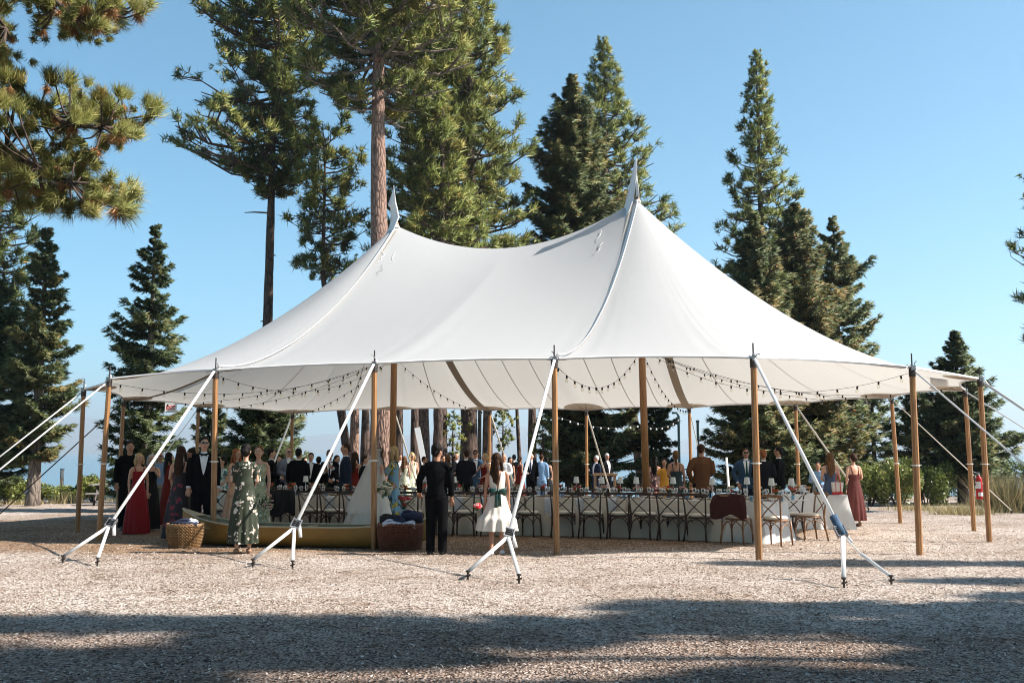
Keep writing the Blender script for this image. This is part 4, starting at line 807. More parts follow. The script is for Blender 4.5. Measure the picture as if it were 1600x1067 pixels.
def make_chair(wood, name='cross_back_chair'):
    e = empty(name, (0, 0, 0), 0, 'x', 'chair'); w = M[wood]     # origin at floor centre, back at -y, seat faces +y
    mb = MB()
    for s in (-1, 1):
        mb = MB(); mb.tube([(s * .225, -.26, 0), (s * .205, -.225, .22), (s * .20, -.20, .45), (s * .212, -.225, .66), (s * .228, -.265, .865)], [.017, .018, .019, .017, .014], n=8); mb.build('rear_leg', w, e, smooth=True)
        mb = MB(); mb.tube([(s * .205, .215, 0), (s * .20, .20, .22), (s * .19, .18, .44)], [.015, .017, .019], n=8); mb.build('front_leg', w, e, smooth=True)
    mb = MB()
    mb.slab(lambda u, v: ((u - .5) * .54, -.262 - .035 * (1 - (2 * u - 1) ** 2) + .0, .845 + .05 * v + .012 * (1 - (2 * u - 1) ** 2)), 10, 2, .024); mb.build('top_rail', w, e, smooth=False)
    for s in (-1, 1):
        mb = MB(); mb.tube([(s * .185, -.205, .475), (s * .06, -.255, .60), (-s * .06, -.275 - .008 * s, .71), (-s * .205, -.262, .845)], [.012, .011, .011, .010], n=6); mb.build('cross_slat', w, e, smooth=True)
    mb = MB(); mb.lathe([(0, .43), (.215, .43), (.232, .445), (.225, .462), (0, .462)], (0, 0, 0), 20, 0, 1.0, .98); mb.build('seat', w, e)
    mb = MB(); mb.lathe([(0, .463), (.205, .463), (.222, .485), (.205, .512), (.12, .520), (0, .522)], (0, 0, 0), 20, 0, 1.0, .98); mb.build('cushion', M['cushion'], e, smooth=True)
    mb = MB()
    for y in (-.215, .19):
        mb.tube([(-.205, y, .20), (-.17, y, .33), (-.09, y, .405), (0, y, .42), (.09, y, .405), (.17, y, .33), (.205, y, .20)], .011, n=6)
    for x in (-.2, .2): mb.tube([(x, -.215, .20), (x, -.16, .33), (x, 0, .40), (x, .14, .33), (x, .19, .20)], .010, n=6)
    mb.build('arched_stretcher', w, e, smooth=True); return e
def ORD2(i): return ordinal(i) if i < 24 else ['twenty-fifth', 'twenty-sixth', 'twenty-seventh', 'twenty-eighth', 'twenty-ninth'][i - 24]
def ordinal(i): return ['first', 'second', 'third', 'fourth', 'fifth', 'sixth', 'seventh', 'eighth', 'ninth', 'tenth', 'eleventh', 'twelfth', 'thirteenth', 'fourteenth', 'fifteenth', 'sixteenth', 'seventeenth', 'eighteenth', 'nineteenth', 'twentieth', 'twenty-first', 'twenty-second', 'twenty-third', 'twenty-fourth'][i]
# the table line follows the feet of the near chairs
LINE = [(330, 21.6), (420, 21.2), (520, 20.85), (645, 20.4), (727, 20.2), (815, 19.95), (916, 19.6), (1000, 19.2), (1080, 18.65), (1145, 18.05), (1215, 17.45)]
def lpt(px): d = np.interp(px, [a for a, b in LINE], [b for a, b in LINE]); return Vector(((px - 800) / F_PX * d, d, 0))
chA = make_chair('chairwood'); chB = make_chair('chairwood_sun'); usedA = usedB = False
def put_chair(proto, first, p, rz, label, group):
    loc = Vector((p.x, p.y, GZ(p.x, p.y)))
    if first: proto.location = loc; proto.rotation_euler = (0, 0, rz); proto['label'] = label; proto['group'] = group; return proto
    return copy_tree(proto, loc, rz, label, group)
near = [357, 402, 437, 495, 526, 562, 603, 645, 690, 730, 772, 826, 880, 923, 964, 1006, 1047, 1092]
for i, px in enumerate(near):
    p = lpt(px); q = lpt(px + 20) - lpt(px - 20); a = math.atan2(q.y, q.x) + random.gauss(0, .11); p = p + Vector((random.gauss(0, .02), random.gauss(0, .05), 0))
    lb = f'shaded cross-back chair, {ordinal(i)} from the left in the near row along the long table'
    c = put_chair(chA, i == 0, p, a, lb, 'cross-back chairs along the near side of the long table')
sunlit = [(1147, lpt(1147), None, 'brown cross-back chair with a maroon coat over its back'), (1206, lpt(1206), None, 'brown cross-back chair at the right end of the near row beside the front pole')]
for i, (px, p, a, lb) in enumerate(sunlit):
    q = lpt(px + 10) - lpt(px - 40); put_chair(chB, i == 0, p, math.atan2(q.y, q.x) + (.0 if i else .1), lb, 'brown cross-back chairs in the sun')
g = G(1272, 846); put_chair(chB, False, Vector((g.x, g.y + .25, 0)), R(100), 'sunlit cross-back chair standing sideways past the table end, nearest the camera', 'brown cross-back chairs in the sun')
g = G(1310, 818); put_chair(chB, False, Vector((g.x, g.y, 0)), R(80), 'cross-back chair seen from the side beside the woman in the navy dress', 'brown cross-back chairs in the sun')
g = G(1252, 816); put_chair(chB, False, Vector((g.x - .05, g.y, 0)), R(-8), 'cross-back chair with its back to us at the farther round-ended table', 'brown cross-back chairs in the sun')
for i, px in enumerate(range(365, 1190, 44)):
    p = lpt(px); q = lpt(px + 20) - lpt(px - 20); a = math.atan2(q.y, q.x); nrm = Vector((-math.sin(a), math.cos(a), 0)); p2 = p + nrm * 1.75
    put_chair(chA, False, p2, a + math.pi, f'shaded cross-back chair, {ordinal(i)} from the left on the far side of the long table', 'cross-back chairs along the far side of the long table')
# tables with cloths
def cloth_table(A, B, depth, label_t, label_c, mat_c, flare=.0, seed=1, h=.75, group=None, foldn=9, puddle=0.0):
    c = (A + B) / 2; L = (B - A).length; a = math.atan2(B.y - A.y, B.x - A.x); zg = GZ(c.x, c.y)
    e = empty('banquet_table', (c.x, c.y, zg), a, label_t, 'table', group)
    mb = MB(); mb.box((0, 0, h - .02), (L, depth, .035)); mb.build('tabletop', M['farmwood'], e)
    for sx in (-1, 1):
        for sy in (-1, 1): mb = MB(); mb.tube([(sx * (L / 2 - .12), sy * (depth / 2 - .1), 0), (sx * (L / 2 - .12), sy * (depth / 2 - .1), h - .038)], .02, n=6); mb.build('leg', M['steel'], e)
    r = np.random.default_rng(seed); mb = MB(); per = 2 * (L + depth); NP = int(per / .05)
    ph = r.random(4) * 6.28
    def rim(s):
        x = s * per
        if x < L: return Vector((-L / 2 + x, -depth / 2, 0)), Vector((0, -1, 0)), x
        x -= L
        if x < depth: return Vector((L / 2, -depth / 2 + x, 0)), Vector((1, 0, 0)), x
        x -= depth
        if x < L: return Vector((L / 2 - x, depth / 2, 0)), Vector((0, 1, 0)), x
        x -= L; return Vector((-L / 2, depth / 2 - x, 0)), Vector((-1, 0, 0)), x
    def fn(u, v):
        p, nr, _ = rim(min(u, .99999) if u < 1 else 0.0); s = u * per
        # corners flare outward
        cd = min(abs(abs(p.x) - L / 2) + abs(abs(p.y) - depth / 2), .35) if True else 0
        out = Vector((p.x / (L / 2), p.y / (depth / 2), 0)).normalized() if cd < .3 else nr
        k = max(0, 1 - cd / .3)
        wv = math.sin(s * 2 * math.pi / .31 + ph[0]) * .5 + math.sin(s * 2 * math.pi / .53 + ph[1]) * .35 + math.sin(s * 2 * math.pi / .19 + ph[2]) * .2
        amp = .055 * v ** 1.2
        d = .006 + amp * (1 + wv) + v * .03 + k * v ** 1.5 * (.07 + flare * (1 if p.x > 0 else .3))
        z = h + .004 - v * (h - .005) if v > .02 else h + .004
        q = p + (nr * (1 - k) + out * k) * d; return Vector((q.x, q.y, max(.006, z)))
    mb.slab(fn, NP, 10, .004); mb.box((0, 0, h + .006), (L + .012, depth + .012, .004))
    o = mb.build('tablecloth', M[mat_c], None, smooth=True); o.location = (c.x, c.y, zg); o.rotation_euler = (0, 0, a); tag(o, label_c, 'tablecloth', 'white tablecloths'); smooth_angle(o, 50)
    return e, a, c, L, zg
TABLES = []
def sect(px): return names[min(range(6), key=lambda i: abs(px - (segs[i][0] + segs[i][1]) / 2))]
segs = [(338, 490), (494, 650), (655, 812), (816, 968), (972, 1118), (1122, 1172)]
names = ['behind the woman in green', 'behind the canoe', 'behind the boy in black', 'behind the front middle pole', 'right of the centre pole', 'at the sunlit right end']
for i, (a, b) in enumerate(segs):
    A, B = lpt(a), lpt(b); q = (B - A).normalized(); nrm = Vector((-q.y, q.x, 0)); off = nrm * .85
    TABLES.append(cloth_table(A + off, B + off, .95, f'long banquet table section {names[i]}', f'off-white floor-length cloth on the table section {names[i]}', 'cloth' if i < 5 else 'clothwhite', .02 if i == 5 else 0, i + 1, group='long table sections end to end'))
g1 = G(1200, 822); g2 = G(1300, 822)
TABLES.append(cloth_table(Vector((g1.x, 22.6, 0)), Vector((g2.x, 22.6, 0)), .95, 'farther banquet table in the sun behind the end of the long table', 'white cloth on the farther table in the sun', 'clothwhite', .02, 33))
# wooden runners lie along the table tops
for i, (e, a, c, L, zg) in enumerate(TABLES[:6]):
    mb = MB(); mb.box((0, 0, .012), (L * .96, .30, .022)); o = mb.build('wooden_runner', M['farmwood'], None); o.location = (c.x, c.y, zg + .765 - .003); o.rotation_euler = (0, 0, a); tag(o, f'brown wooden board lying along the middle of the table section {names[i]}', 'table board', 'wooden boards along the long table')
# tableware prototypes
def proto_glass(nm, mt):
    mb = MB(); mb.lathe([(0, .0), (.035, .0), (.033, .006), (.005, .012), (.005, .085), (.02, .10), (.040, .13), (.043, .165), (.034, .205), (.032, .205), (.041, .165), (.037, .13), (.0, .105)], (0, 0, 0), 12); return mb.mesh(nm, M[mt], smooth=True)
def proto_tumbler():
    mb = MB(); mb.lathe([(0, 0), (.036, 0), (.040, .10), (.037, .10), (.033, .012), (0, .012)], (0, 0, 0), 12); return mb.mesh('tumbler', M['blueglass'], smooth=True)
wg = proto_glass('wine_glass', 'glass'); tb = proto_tumbler()
M['petal_o'] = mat('orange_petals', (.75, .16, .04), .6, var=.3, trans=.2); M['petal_r'] = mat('red_petals', (.62, .03, .04), .6, var=.3, trans=.2); M['petal_p'] = mat('pink_petals', (.75, .38, .36), .6, var=.3, trans=.2); M['petal_w'] = mat('cream_petals', (.78, .72, .55), .6, var=.2, trans=.2); M['greenery'] = mat('flower_greenery', (.06, .10, .03), .6, var=.5, trans=.2)
def flower_meshes(seed):
    r = np.random.default_rng(seed); v = MB(); v.lathe([(0, 0), (.035, 0), (.045, .05), (.03, .09), (.035, .10)], (0, 0, 0), 10)
    gmb = MB()
    for i in range(16):
        a = r.random() * 6.28; q = Vector((math.cos(a) * .10, math.sin(a) * .10, .12 + r.random() * .12)); gmb.tube([(0, 0, .08), tuple(q * .6 + Vector((0, 0, .06))), tuple(q)], [.003, .004, .001], n=4)
        gmb.add([q, q + Vector((.02, .02, .02)), q + Vector((.0, .04, .03)), q + Vector((-.02, .02, .02))], [(0, 1, 2, 3)])
    fmb = MB()
    for i in range(9):
        a = r.random() * 6.28; c = Vector((math.cos(a) * r.uniform(.0, .09), math.sin(a) * r.uniform(0, .09), .12 + r.random() * .09)); k = r.integers(4)
        for j in range(7):
            b = j * .9; fmb.ell(tuple(c + Vector((math.cos(b) * .018, math.sin(b) * .018, .004 * j))), (.016, .016, .011), 6, 4, int(k))
    return v, gmb, fmb
def put_flower(loc, seed, label, which=None):
    v, g_, f_ = flower_meshes(seed)
    if which is not None: f_.m = [which if (i // 168) % 3 else m_ for i, m_ in enumerate(f_.m)]
    e = empty('flower_vase', loc, random.random() * 6, label, 'flowers', 'flower arrangements along the long table'); v.build('vase', M['blueglass'], e, smooth=True); g_.build('greenery', M['greenery'], e); f_.build('blossoms', [M['petal_o'], M['petal_r'], M['petal_p'], M['petal_w']], e, smooth=True); return e
def make_lamp():
    e = empty('table_lamp', (0, 0, 0), 0, 'x', 'lamp', 'white cordless table lamps'); mb = MB(); mb.lathe([(0, 0), (.052, 0), (.052, .012), (.008, .02), (.007, .30), (0, .30)], (0, 0, 0), 12); mb.build('stand', M['lampwhite'], e, smooth=False)
    mb = MB(); mb.lathe([(.062, .27), (.045, .40), (.0, .40)], (0, 0, 0), 16); mb.lathe([(.058, .272), (.041, .398)], (0, 0, 0), 16); mb.build('shade', M['lampwhite'], e); return e
lamp = make_lamp(); napkin_n = 0
rr = np.random.default_rng(77); li = 0; gi = 0; fi = 0
lamp_px = [459, 548, 697, 762, 855, 885, 925, 948, 980, 1022, 1084, 1122, 1174, 1212]
def table_spot(px, across):   # across 0 near edge .. 1 far edge of the long table
    p = lpt(px); q = (lpt(px + 10) - lpt(px - 10)).normalized(); nrm = Vector((-q.y, q.x, 0)); p = p + nrm * (.85 - .475 + .95 * across)
    e, a, c, L, zg = min(TABLES[:6], key=lambda t: (t[2] - Vector((p.x, p.y, 0))).length); return Vector((p.x, p.y, zg + .75 + .009))
for i, px in enumerate(lamp_px):
    s = table_spot(px, [.32, .6][i % 2] + rr.normal(0, .03)); s.z += .022; lb = f'white table lamp, {ordinal(i)} from the left along the long table'
    if i == 0: lamp.location = s; lamp['label'] = lb
    else: copy_tree(lamp, s, 0, lb)
for i, px in enumerate(np.arange(352, 1226, 15.5)):
    for ac in ((.18, .82) if i % 2 else (.24, .76)):
        s = table_spot(px + rr.normal(0, 3), ac + rr.normal(0, .03)); o = link('wine_glass', wg); o.location = s; tag(o, f'wine glass on the {"near" if ac < .5 else "far"} side of the section {sect(px)}', 'wine glass', f'{"near" if ac < .5 else "far"} wine glasses on the section {sect(px)}')
    if i % 3 == 0:
        s = table_spot(px + 6, .14); o = link('tumbler', tb); o.location = s; tag(o, f'blue glass tumbler, {ordinal(i // 3)} from the left near the front edge of the long table', 'tumbler', 'blue tumblers on the long table')
hints = {0: 'orange', 1: 'red', 2: 'pink', 3: 'cream'}
for i, px in enumerate(np.arange(362, 1225, 31)):
    s = table_spot(px + rr.normal(0, 4), .5 + rr.normal(0, .04)); s.z += .024; k = int(rr.integers(4)); put_flower(s, 500 + i, f'vase of mostly {hints[k]} flowers, {ORD2(i)} from the left on the long table', k)
# plates, food boards, candles
pl = MB(); pl.lathe([(0, .004), (.09, .004), (.135, .016), (.137, .02), (.09, .010), (0, .009)], (0, 0, 0), 20); plm = pl.mesh('plate', M['clothwhite'], smooth=True)
cd = MB(); cd.lathe([(0, 0), (.022, 0), (.024, .05), (.0, .05)], (0, 0, 0), 10); cdm = cd.mesh('candle_cup', M['petal_w'], smooth=False)
for i, px in enumerate(np.arange(358, 1222, 42)):
    for ac, w in ((.16, 'near'), (.84, 'far')):
        s = table_spot(px, ac); o = link('plate', plm); o.location = s; tag(o, f'white plate, {ordinal(i)} from the left on the {w} side of the long table', 'plate', f'plates on the {w} side of the long table')
    s = table_spot(px + 20, .42); s.z += .024; o = link('candle_cup', cdm); o.location = s; tag(o, f'small cream candle cup, {ordinal(i)} from the left on the wooden boards', 'candle', 'candle cups on the long table')
# napkins hanging over the near edge
for i, px in enumerate([372, 418, 509, 541, 582, 668, 712, 752, 800, 850, 899, 948, 998, 1040, 1073, 1108]):
    s = table_spot(px, 0); q = (lpt(px + 10) - lpt(px - 10)).normalized(); mb = MB(); ph = rr.random() * 6
    mb.slab(lambda u, v: (((u - .5) * .17), (-.066 - .004 * math.sin(u * 9 + ph)) if v > .12 else (.06 - v * .9), (-.45 * (v - .12)) if v > .12 else .012), 6, 12, .004)
    o = mb.build('napkin', M['toile'], None, smooth=True); o.location = s; o.rotation_euler = (0, 0, math.atan2(q.y, q.x)); tag(o, f'blue and white printed napkin hanging over the near table edge, {ordinal(i)} from the left', 'napkin', 'printed napkins hanging from the long table')
# things on the farther table
e, a, c, L, zg = TABLES[6]
for i in range(5):
    s = Vector((c.x - .8 + i * .38, c.y + rr.normal(0, .15), zg + .759)); o = link('wine_glass', wg); o.location = s; tag(o, 'clear wine glass on the farther table in the sun', 'wine glass', 'wine glasses on the farther table')
for i in range(2): put_flower(Vector((c.x - .35 + i * .6, c.y + .05, zg + .759)), 900 + i, ['low cream flowers at the left on the farther table in the sun', 'low pink flowers at the right on the farther table in the sun'][i], 3 - i)
mb = MB()
for i in range(26):
    a_ = rr.random() * 6.28; rd = rr.random() * .13; mb.ell((math.cos(a_) * rd, math.sin(a_) * rd, .02 + (.16 - rd) * rr.random()), (.05, .04, .03), 7, 5)
o = mb.build('crumpled_napkin', M['clothwhite'], None, smooth=True); o.location = (c.x - .05, c.y + .25, zg + .757); tag(o, 'crumpled white linen heaped on the farther table', 'linen')
# coats over chairs
def coat_over(px, w, top, bot, mt, label, seed, wide=1.0):
    p = lpt(px); q = lpt(px + 20) - lpt(px - 20); a = math.atan2(q.y, q.x); mb = MB(); r = np.random.default_rng(seed); ph = r.random(3) * 6
    def fn(u, v):
        x = (u - .5) * w * (1 - .10 * (1 - v)); ed = 1 - .25 * abs(2 * u - 1) ** 3
        z = top - (top - bot) * max(0, v - .12) / .88 * (1 + .10 * math.sin(u * 7 + ph[0])) if v > .12 else top
        y = -.295 - .02 * math.sin(u * 9 + ph[1]) * v - .03 * v if v > .12 else -.22 - .62 * v
        return Vector((x, y, z - (.03 * abs(2 * u - 1) ** 2)))
    mb.slab(fn, 18, 16, .018)
    mb.slab(lambda u, v: fn(u, 0) + Vector((0, .015 + .02 * v, -v * .30)), 12, 6, .016)
    for s in (-1, 1): mb.tube([(s * w * .42, -.30, top - .05), (s * w * .50, -.33, top - .22), (s * w * .50, -.32, bot - .02)], [.05, .055, .05], ry=[.03, .035, .03], n=8)
    o = mb.build('coat', M[mt], None, smooth=True); o.location = (p.x, p.y, GZ(p.x, p.y)); o.rotation_euler = (0, 0, a); tag(o, label, 'coat')
coat_over(1147, .64, .905, .50, 'maroon', 'dark maroon coat draped over a chair back at the right', 3)
coat_over(456, .50, .915, .40, 'blackcloth', 'black coat draped over a chair back behind the canoe', 4)
coat_over(437, .44, .905, .46, 'blackcloth', 'second black garment over the chair left of the draped black coat', 5)
# ============================================================ CANOE, BASKETS, OTHER THINGS
M['canoe'] = mat('ochre_canoe_hull', (.24, .125, .022), .45, col2=(.31, .17, .035), vscale=3, bump=.08, bscale=30)
M['gunwale'] = mat('pale_ash_wood', (.42, .33, .20), .5, col2=(.55, .45, .30), vscale=6, stretch=(1, 8, 8))
M['canoein'] = mat('canoe_inside', (.30, .24, .15), .6, var=.2)
cA = at(286, 799, 18.0); cB = at(668, 813, 17.0); cc = (cA + cB) / 2; ca_ = math.atan2(cB.y - cA.y, cB.x - cA.x); CL = math.hypot(cB.x - cA.x, cB.y - cA.y); cg = GZ(cc.x, cc.y)
can = empty('canoe', (cc.x, cc.y, cg), ca_, 'ochre yellow canoe lying on the ground under the tent front', 'canoe')
def beam(s): return .43 * max(0, 1 - abs(s) ** 2.3) ** .75
def sheer(s): return .36 + (.27 if s < 0 else .16) * abs(s) ** 4
def keel(s): return .01 + .16 * max(0, abs(s) - .82) / .18 * (abs(s))
def hull(off):
    mb = MB(); N = 44; K = 12
    def fn(u, v):
        s = -1 + 2 * u; a = v * math.pi; b = max(.008, beam(s) - off); zt = sheer(s); zk = keel(s) + off
        c_ = math.cos(a); x = b * math.copysign(abs(c_) ** .62, c_); z = zt - (zt - zk) * math.sin(a) ** .55; return Vector((s * CL / 2, x, z))
    mb.grid(fn, N, K, flip=(off > 0)); return mb
hull(0).build('hull', M['canoe'], can, smooth=True); hull(.012).build('inner_skin', M['canoein'], can, smooth=True)
for sg in (-1, 1):
    mb = MB(); mb.tube([(s * CL / 2, sg * max(.01, beam(s)), sheer(s) + .008) for s in np.linspace(-1, 1, 40)], .016, n=6); mb.build('gunwale', M['gunwale'], can, smooth=True)
for s in (-.45, .05, .5):
    mb = MB(); b = beam(s); mb.box((s * CL / 2, 0, sheer(s) - .02), (.055, b * 2 - .02, .022)); mb.build('thwart', M['gunwale'], can)
for s in (-.68, .70):
    mb = MB(); b = beam(s); mb.box((s * CL / 2, 0, sheer(s) - .10), (.26, b * 2 - .03, .02)); mb.build('seat', M['gunwale'], can)
for s in (-1, 1):
    mb = MB(); pts = [(s * .995 * CL / 2, 0)]; x0 = .86
    vs = [(s * CL / 2, 0, sheer(1 if s > 0 else -1) + .025), (s * x0 * CL / 2, beam(x0), sheer(s * x0) + .02), (s * x0 * CL / 2, -beam(x0), sheer(s * x0) + .02)]
    vs += [(a, b, c_ - .02) for a, b, c_ in vs]; mb.add(vs, [(0, 1, 2), (5, 4, 3), (0, 3, 4, 1), (1, 4, 5, 2), (2, 5, 3, 0)]); mb.build('deck', M['gunwale'], can)
M['wicker'] = mat('golden_wicker', (.20, .11, .045), .6, col2=(.36, .22, .10), vscale=14)
M['wicker2'] = mat('red_brown_wicker', (.11, .035, .016), .6, col2=(.20, .07, .035), vscale=14)
M['navy'] = mat('navy_blanket', (.012, .018, .05), .9, bump=.6, bscale=50); M['stripe'] = mat('white_blanket', (.55, .58, .68), .9, bump=.6, bscale=50)
M['bluerag'] = mat('blue_fabric', (.05, .10, .17), .8, bump=.6, bscale=60, var=.3)
def basket(g, rx, ry, h, mt, label, seed, taper=.8, rz=0):
    e = empty('wicker_basket', (g.x, g.y, GZ(g.x, g.y)), rz, label, 'basket'); N = 40; rows = int(h / .024)
    def rad(t): return taper + (1 - taper) * math.sin(min(1, t * 1.1) * math.pi / 2)
    mb = MB(); mb.lathe([(0, .01)] + [(rad(t) * .965, t * h) for t in np.linspace(0, 1, 9)], (0, 0, 0), 28, 0, rx, ry); mb.lathe([(rad(t) * .93, t * h) for t in np.linspace(0, 1, 9)][::-1] + [(0, .03)], (0, 0, 0), 28, 0, rx, ry); mb.build('lining', M['blackcloth'], e, smooth=True)
    mb = MB()
    for i in range(rows):
        t = (i + .5) / rows; pts = []
        for j in range(N * 2 + 1):
            a = 2 * math.pi * j / (N * 2); k = rad(t) + .018 / rx * math.cos(j * math.pi + i * math.pi); pts.append((rx * k * math.cos(a), ry * k * math.sin(a), t * h))
        mb.tube(pts, .011, n=4, cap=False)
    o = mb.build('weave', M[mt], e); tag(o, kind='stuff')
    for j in range(26):
        a = 2 * math.pi * j / 26; mb = MB() if j == 0 else mb; mb.tube([(rx * rad(t) * math.cos(a), ry * rad(t) * math.sin(a), t * h) for t in (0, .33, .66, 1)], .009, n=4)
    mb.build('upright_canes', M[mt], e)
    mb = MB()
    for k in range(2): mb.tube([(rx * math.cos(a) * 1.01, ry * math.sin(a) * 1.01, h + .012 + .016 * math.sin(a * 14 + k * math.pi)) for a in np.linspace(0, 2 * math.pi, 85)], .013, n=5, cap=False)
    mb.build('rim', M[mt], e); return e
gb = G(281, 857); basket(Vector((gb.x, gb.y + .25, 0)), .31, .25, .38, 'wicker', 'golden wicker basket on the ground at the left canoe tip', 1)
gb2 = G(622, 861); basket(Vector((gb2.x, gb2.y + .30, 0)), .37, .30, .42, 'wicker2', 'red-brown wicker basket on the ground at the right end of the canoe', 2, .9)
def folded(loc, sx, sy, sz, mt, label, seed, name='folded_blanket', rz=0):
    r = np.random.default_rng(seed); mb = MB()
    for i in range(4):
        z = sz * (i + .5) / 4; ph = r.random() * 6
        mb.slab(lambda u, v: ((u - .5) * sx * (1 - .05 * i), (v - .5) * sy, z + .02 * math.sin(u * 4 + ph) + .015 * math.sin(v * 5) - .10 * abs(2 * u - 1) ** 3 * sx), 8, 6, sz / 4.6)
    mb.tube([(-sx / 2, -sy / 2 + .01, sz * .5), (0, -sy / 2 - .01, sz * .56), (sx / 2, -sy / 2 + .01, sz * .45)], sz * .34, n=10)
    o = mb.build(name, M[mt], None, smooth=True); o.location = loc; o.rotation_euler = (0, 0, rz); tag(o, label, 'blanket')
z1 = GZ(gb.x, gb.y) + .36; folded(Vector((gb.x + .02, gb.y + .25, z1)), .46, .34, .11, 'navy', 'dark blue blanket in the golden wicker basket', 1)
folded(Vector((gb.x + .16, gb.y + .18, z1 + .06)), .12, .2, .06, 'stripe', 'small white cloth tucked beside the dark blue blanket', 7, 'folded_cloth')
z2 = GZ(gb2.x, gb2.y) + .40
folded(Vector((gb2.x - .12, gb2.y + .16, z2)), .30, .20, .09, 'stripe', 'pale blue and white blanket at the front left of the red-brown basket', 2)
folded(Vector((gb2.x + .14, gb2.y + .18, z2)), .26, .20, .08, 'stripe', 'white blanket at the front right of the red-brown basket', 3)
folded(Vector((gb2.x, gb2.y + .20, z2 + .03)), .20, .20, .12, 'navy', 'navy blanket in the middle of the red-brown basket', 4)
folded(Vector((gb2.x + .20, gb2.y + .36, z2 + .05)), .34, .26, .20, 'navy', 'thick navy blanket heaped at the back right of the red-brown basket', 5)
folded(Vector((gb2.x - .16, gb2.y + .38, z2 + .02)), .36, .24, .17, 'blackcloth', 'black cloth heaped at the back left of the red-brown basket', 6)
put_flower(Vector((gb2.x - .28 + .30, gb2.y + .52, z2 + .14)), 60, 'red and pink flowers standing behind the red-brown basket', 1).scale = (1.6, 1.6, 1.4)
# exit signs, extinguisher
M['signwhite'] = mat('white_sign_plastic', (.78, .76, .74), .5); M['signred'] = mat('red_lettering', (.62, .05, .04), .5); M['extred'] = mat('red_enamel', (.42, .012, .012), .28)
def exit_sign(loc, rz, label, letters=True, w=.30, h=.26):
    e = empty('exit_sign', loc, rz, label, 'exit sign', 'exit signs hanging from the canopy edge'); mb = MB(); mb.box((0, 0, -h / 2 - .06), (w, .05, h)); mb.build('sign_box', M['signwhite'], e)
    mb = MB()
    for x in (-w * .35, w * .35): mb.tube([(x, 0, -.06), (x, 0, .03)], .004, n=4)
    mb.build('hanging_wire', M['steel'], e)
    if letters:
        cu = bpy.data.curves.new('exit_text', 'FONT'); cu.body = 'EXIT'; cu.size = .135; cu.extrude = .002; cu.offset = .004; cu.align_x = 'CENTER'; cu.align_y = 'CENTER'
        to = bpy.data.objects.new('tmp', cu); COL.objects.link(to); dg = bpy.context.evaluated_depsgraph_get(); me = bpy.data.meshes.new_from_object(to.evaluated_get(dg)); bpy.data.objects.remove(to)
        me.materials.clear(); me.materials.append(M['signred'])
        o = link('lettering', me, e); o.location = (0, -.028, -h / 2 - .06); o.rotation_euler = (R(90), 0, 0); o.scale = (.85, 1.15, 1)
        for x in (0,):
            mb = MB(); mb.box((0, -.0265, -h / 2 - .06), (w * .90, .003, .008)); 
w_cr = [w for w, a, b, sg in WEDGES if a == 'C' and b == 'R'][0]
ep = w_cr.pt(.62, 1.0); pp = at(267, 634, ep.y); exit_sign(Vector((pp.x, ep.y, at(267, 626, ep.y).z)), R(12), 'white exit sign with red letters hanging under the left canopy edge')
ij = [w for w, a, b, sg in WEDGES if a == 'I' and b == 'J'][0]; ep = ij.pt(.5, .86); pp = at(1467, 582, 20.2); exit_sign(Vector((pp.x, 20.2, pp.z + .03)), R(-62), 'white exit sign turned away from us under the right canopy edge', False, .40, .26)
fI = POLE['I'][0]; tI = POLE['I'][1]; xp = at(1533, 757, fI.y); ex = empty('fire_extinguisher', (xp.x - .02, fI.y - .02, xp.z - .27), 0, 'red fire extinguisher hanging on the rightmost tent pole', 'fire extinguisher')
mb = MB(); mb.lathe([(0, 0), (.055, .0), (.06, .02), (.06, .36), (.05, .40), (.022, .43), (.022, .45), (0, .45)], (-.03, 0, 0), 18); mb.build('cylinder', M['extred'], ex, smooth=True)
mb = MB(); mb.slab(lambda u, v: (-.03 + .062 * math.sin((u - .5) * 1.6), -.062 * math.cos((u - .5) * 1.6), .06 + v * .07), 6, 1, .002); mb.slab(lambda u, v: (-.03 + .062 * math.sin((u - .5) * 1.9 - .9), -.062 * math.cos((u - .5) * 1.9 - .9), .20 + v * .13), 6, 1, .002); mb.build('paper_label', M['signwhite'], ex)
mb = MB(); mb.box((-.03, 0, .465), (.04, .035, .04)); mb.tube([(-.01, 0, .48), (-.10, 0, .50), (-.15, 0, .52)], [.012, .011, .008], n=6); mb.tube([(-.01, 0, .46), (-.08, 0, .455), (-.12, 0, .43)], [.008, .008, .006], n=6); mb.build('handle', M['steel'], ex)
mb = MB(); mb.tube([(-.05, 0, .46), (-.11, -.02, .44), (-.125, -.03, .34), (-.12, -.04, .26)], [.009, .009, .009, .014], n=6); mb.build('hose', M['black'], ex, smooth=True)
# rock, marker post, picnic table at the left
M['rust'] = mat('rusty_brown_steel', (.060, .026, .020), .7, col2=(.10, .045, .032), vscale=4, bump=.3)
gr = G(118, 778); mb = MB(); rr2 = np.random.default_rng(4)
poly = [(-.70, 0), (-.66, .42), (-.1, 1.28), (.12, 1.30), (.72, .78), (.40, .10), (.3, 0)]
vs = [(x, -.45, z) for x, z in poly] + [(x * .96, .45, z * .97) for x, z in poly]; k = len(poly)
mb.add(vs, [tuple(range(k))[::1], tuple(range(k, 2 * k))[::-1]] + [(i, i + k, (i + 1) % k + k, (i + 1) % k) for i in range(k)])
o = mb.build('storage_box', M['rust'], None); o.location = (gr.x, gr.y + 1.5, gr.z - .05); o.scale = (.78, .78, .78); tag(o, 'dark rusty brown tilted box beyond the clearing at the left', 'box')
gp = G(95, 781); e = empty('marker_post', (gp.x, gp.y, gp.z), 0, 'pale wooden marker post with a white cap at the left', 'post'); M['palewood'] = mat('weathered_pale_wood', (.45, .35, .27), .8, var=.2)
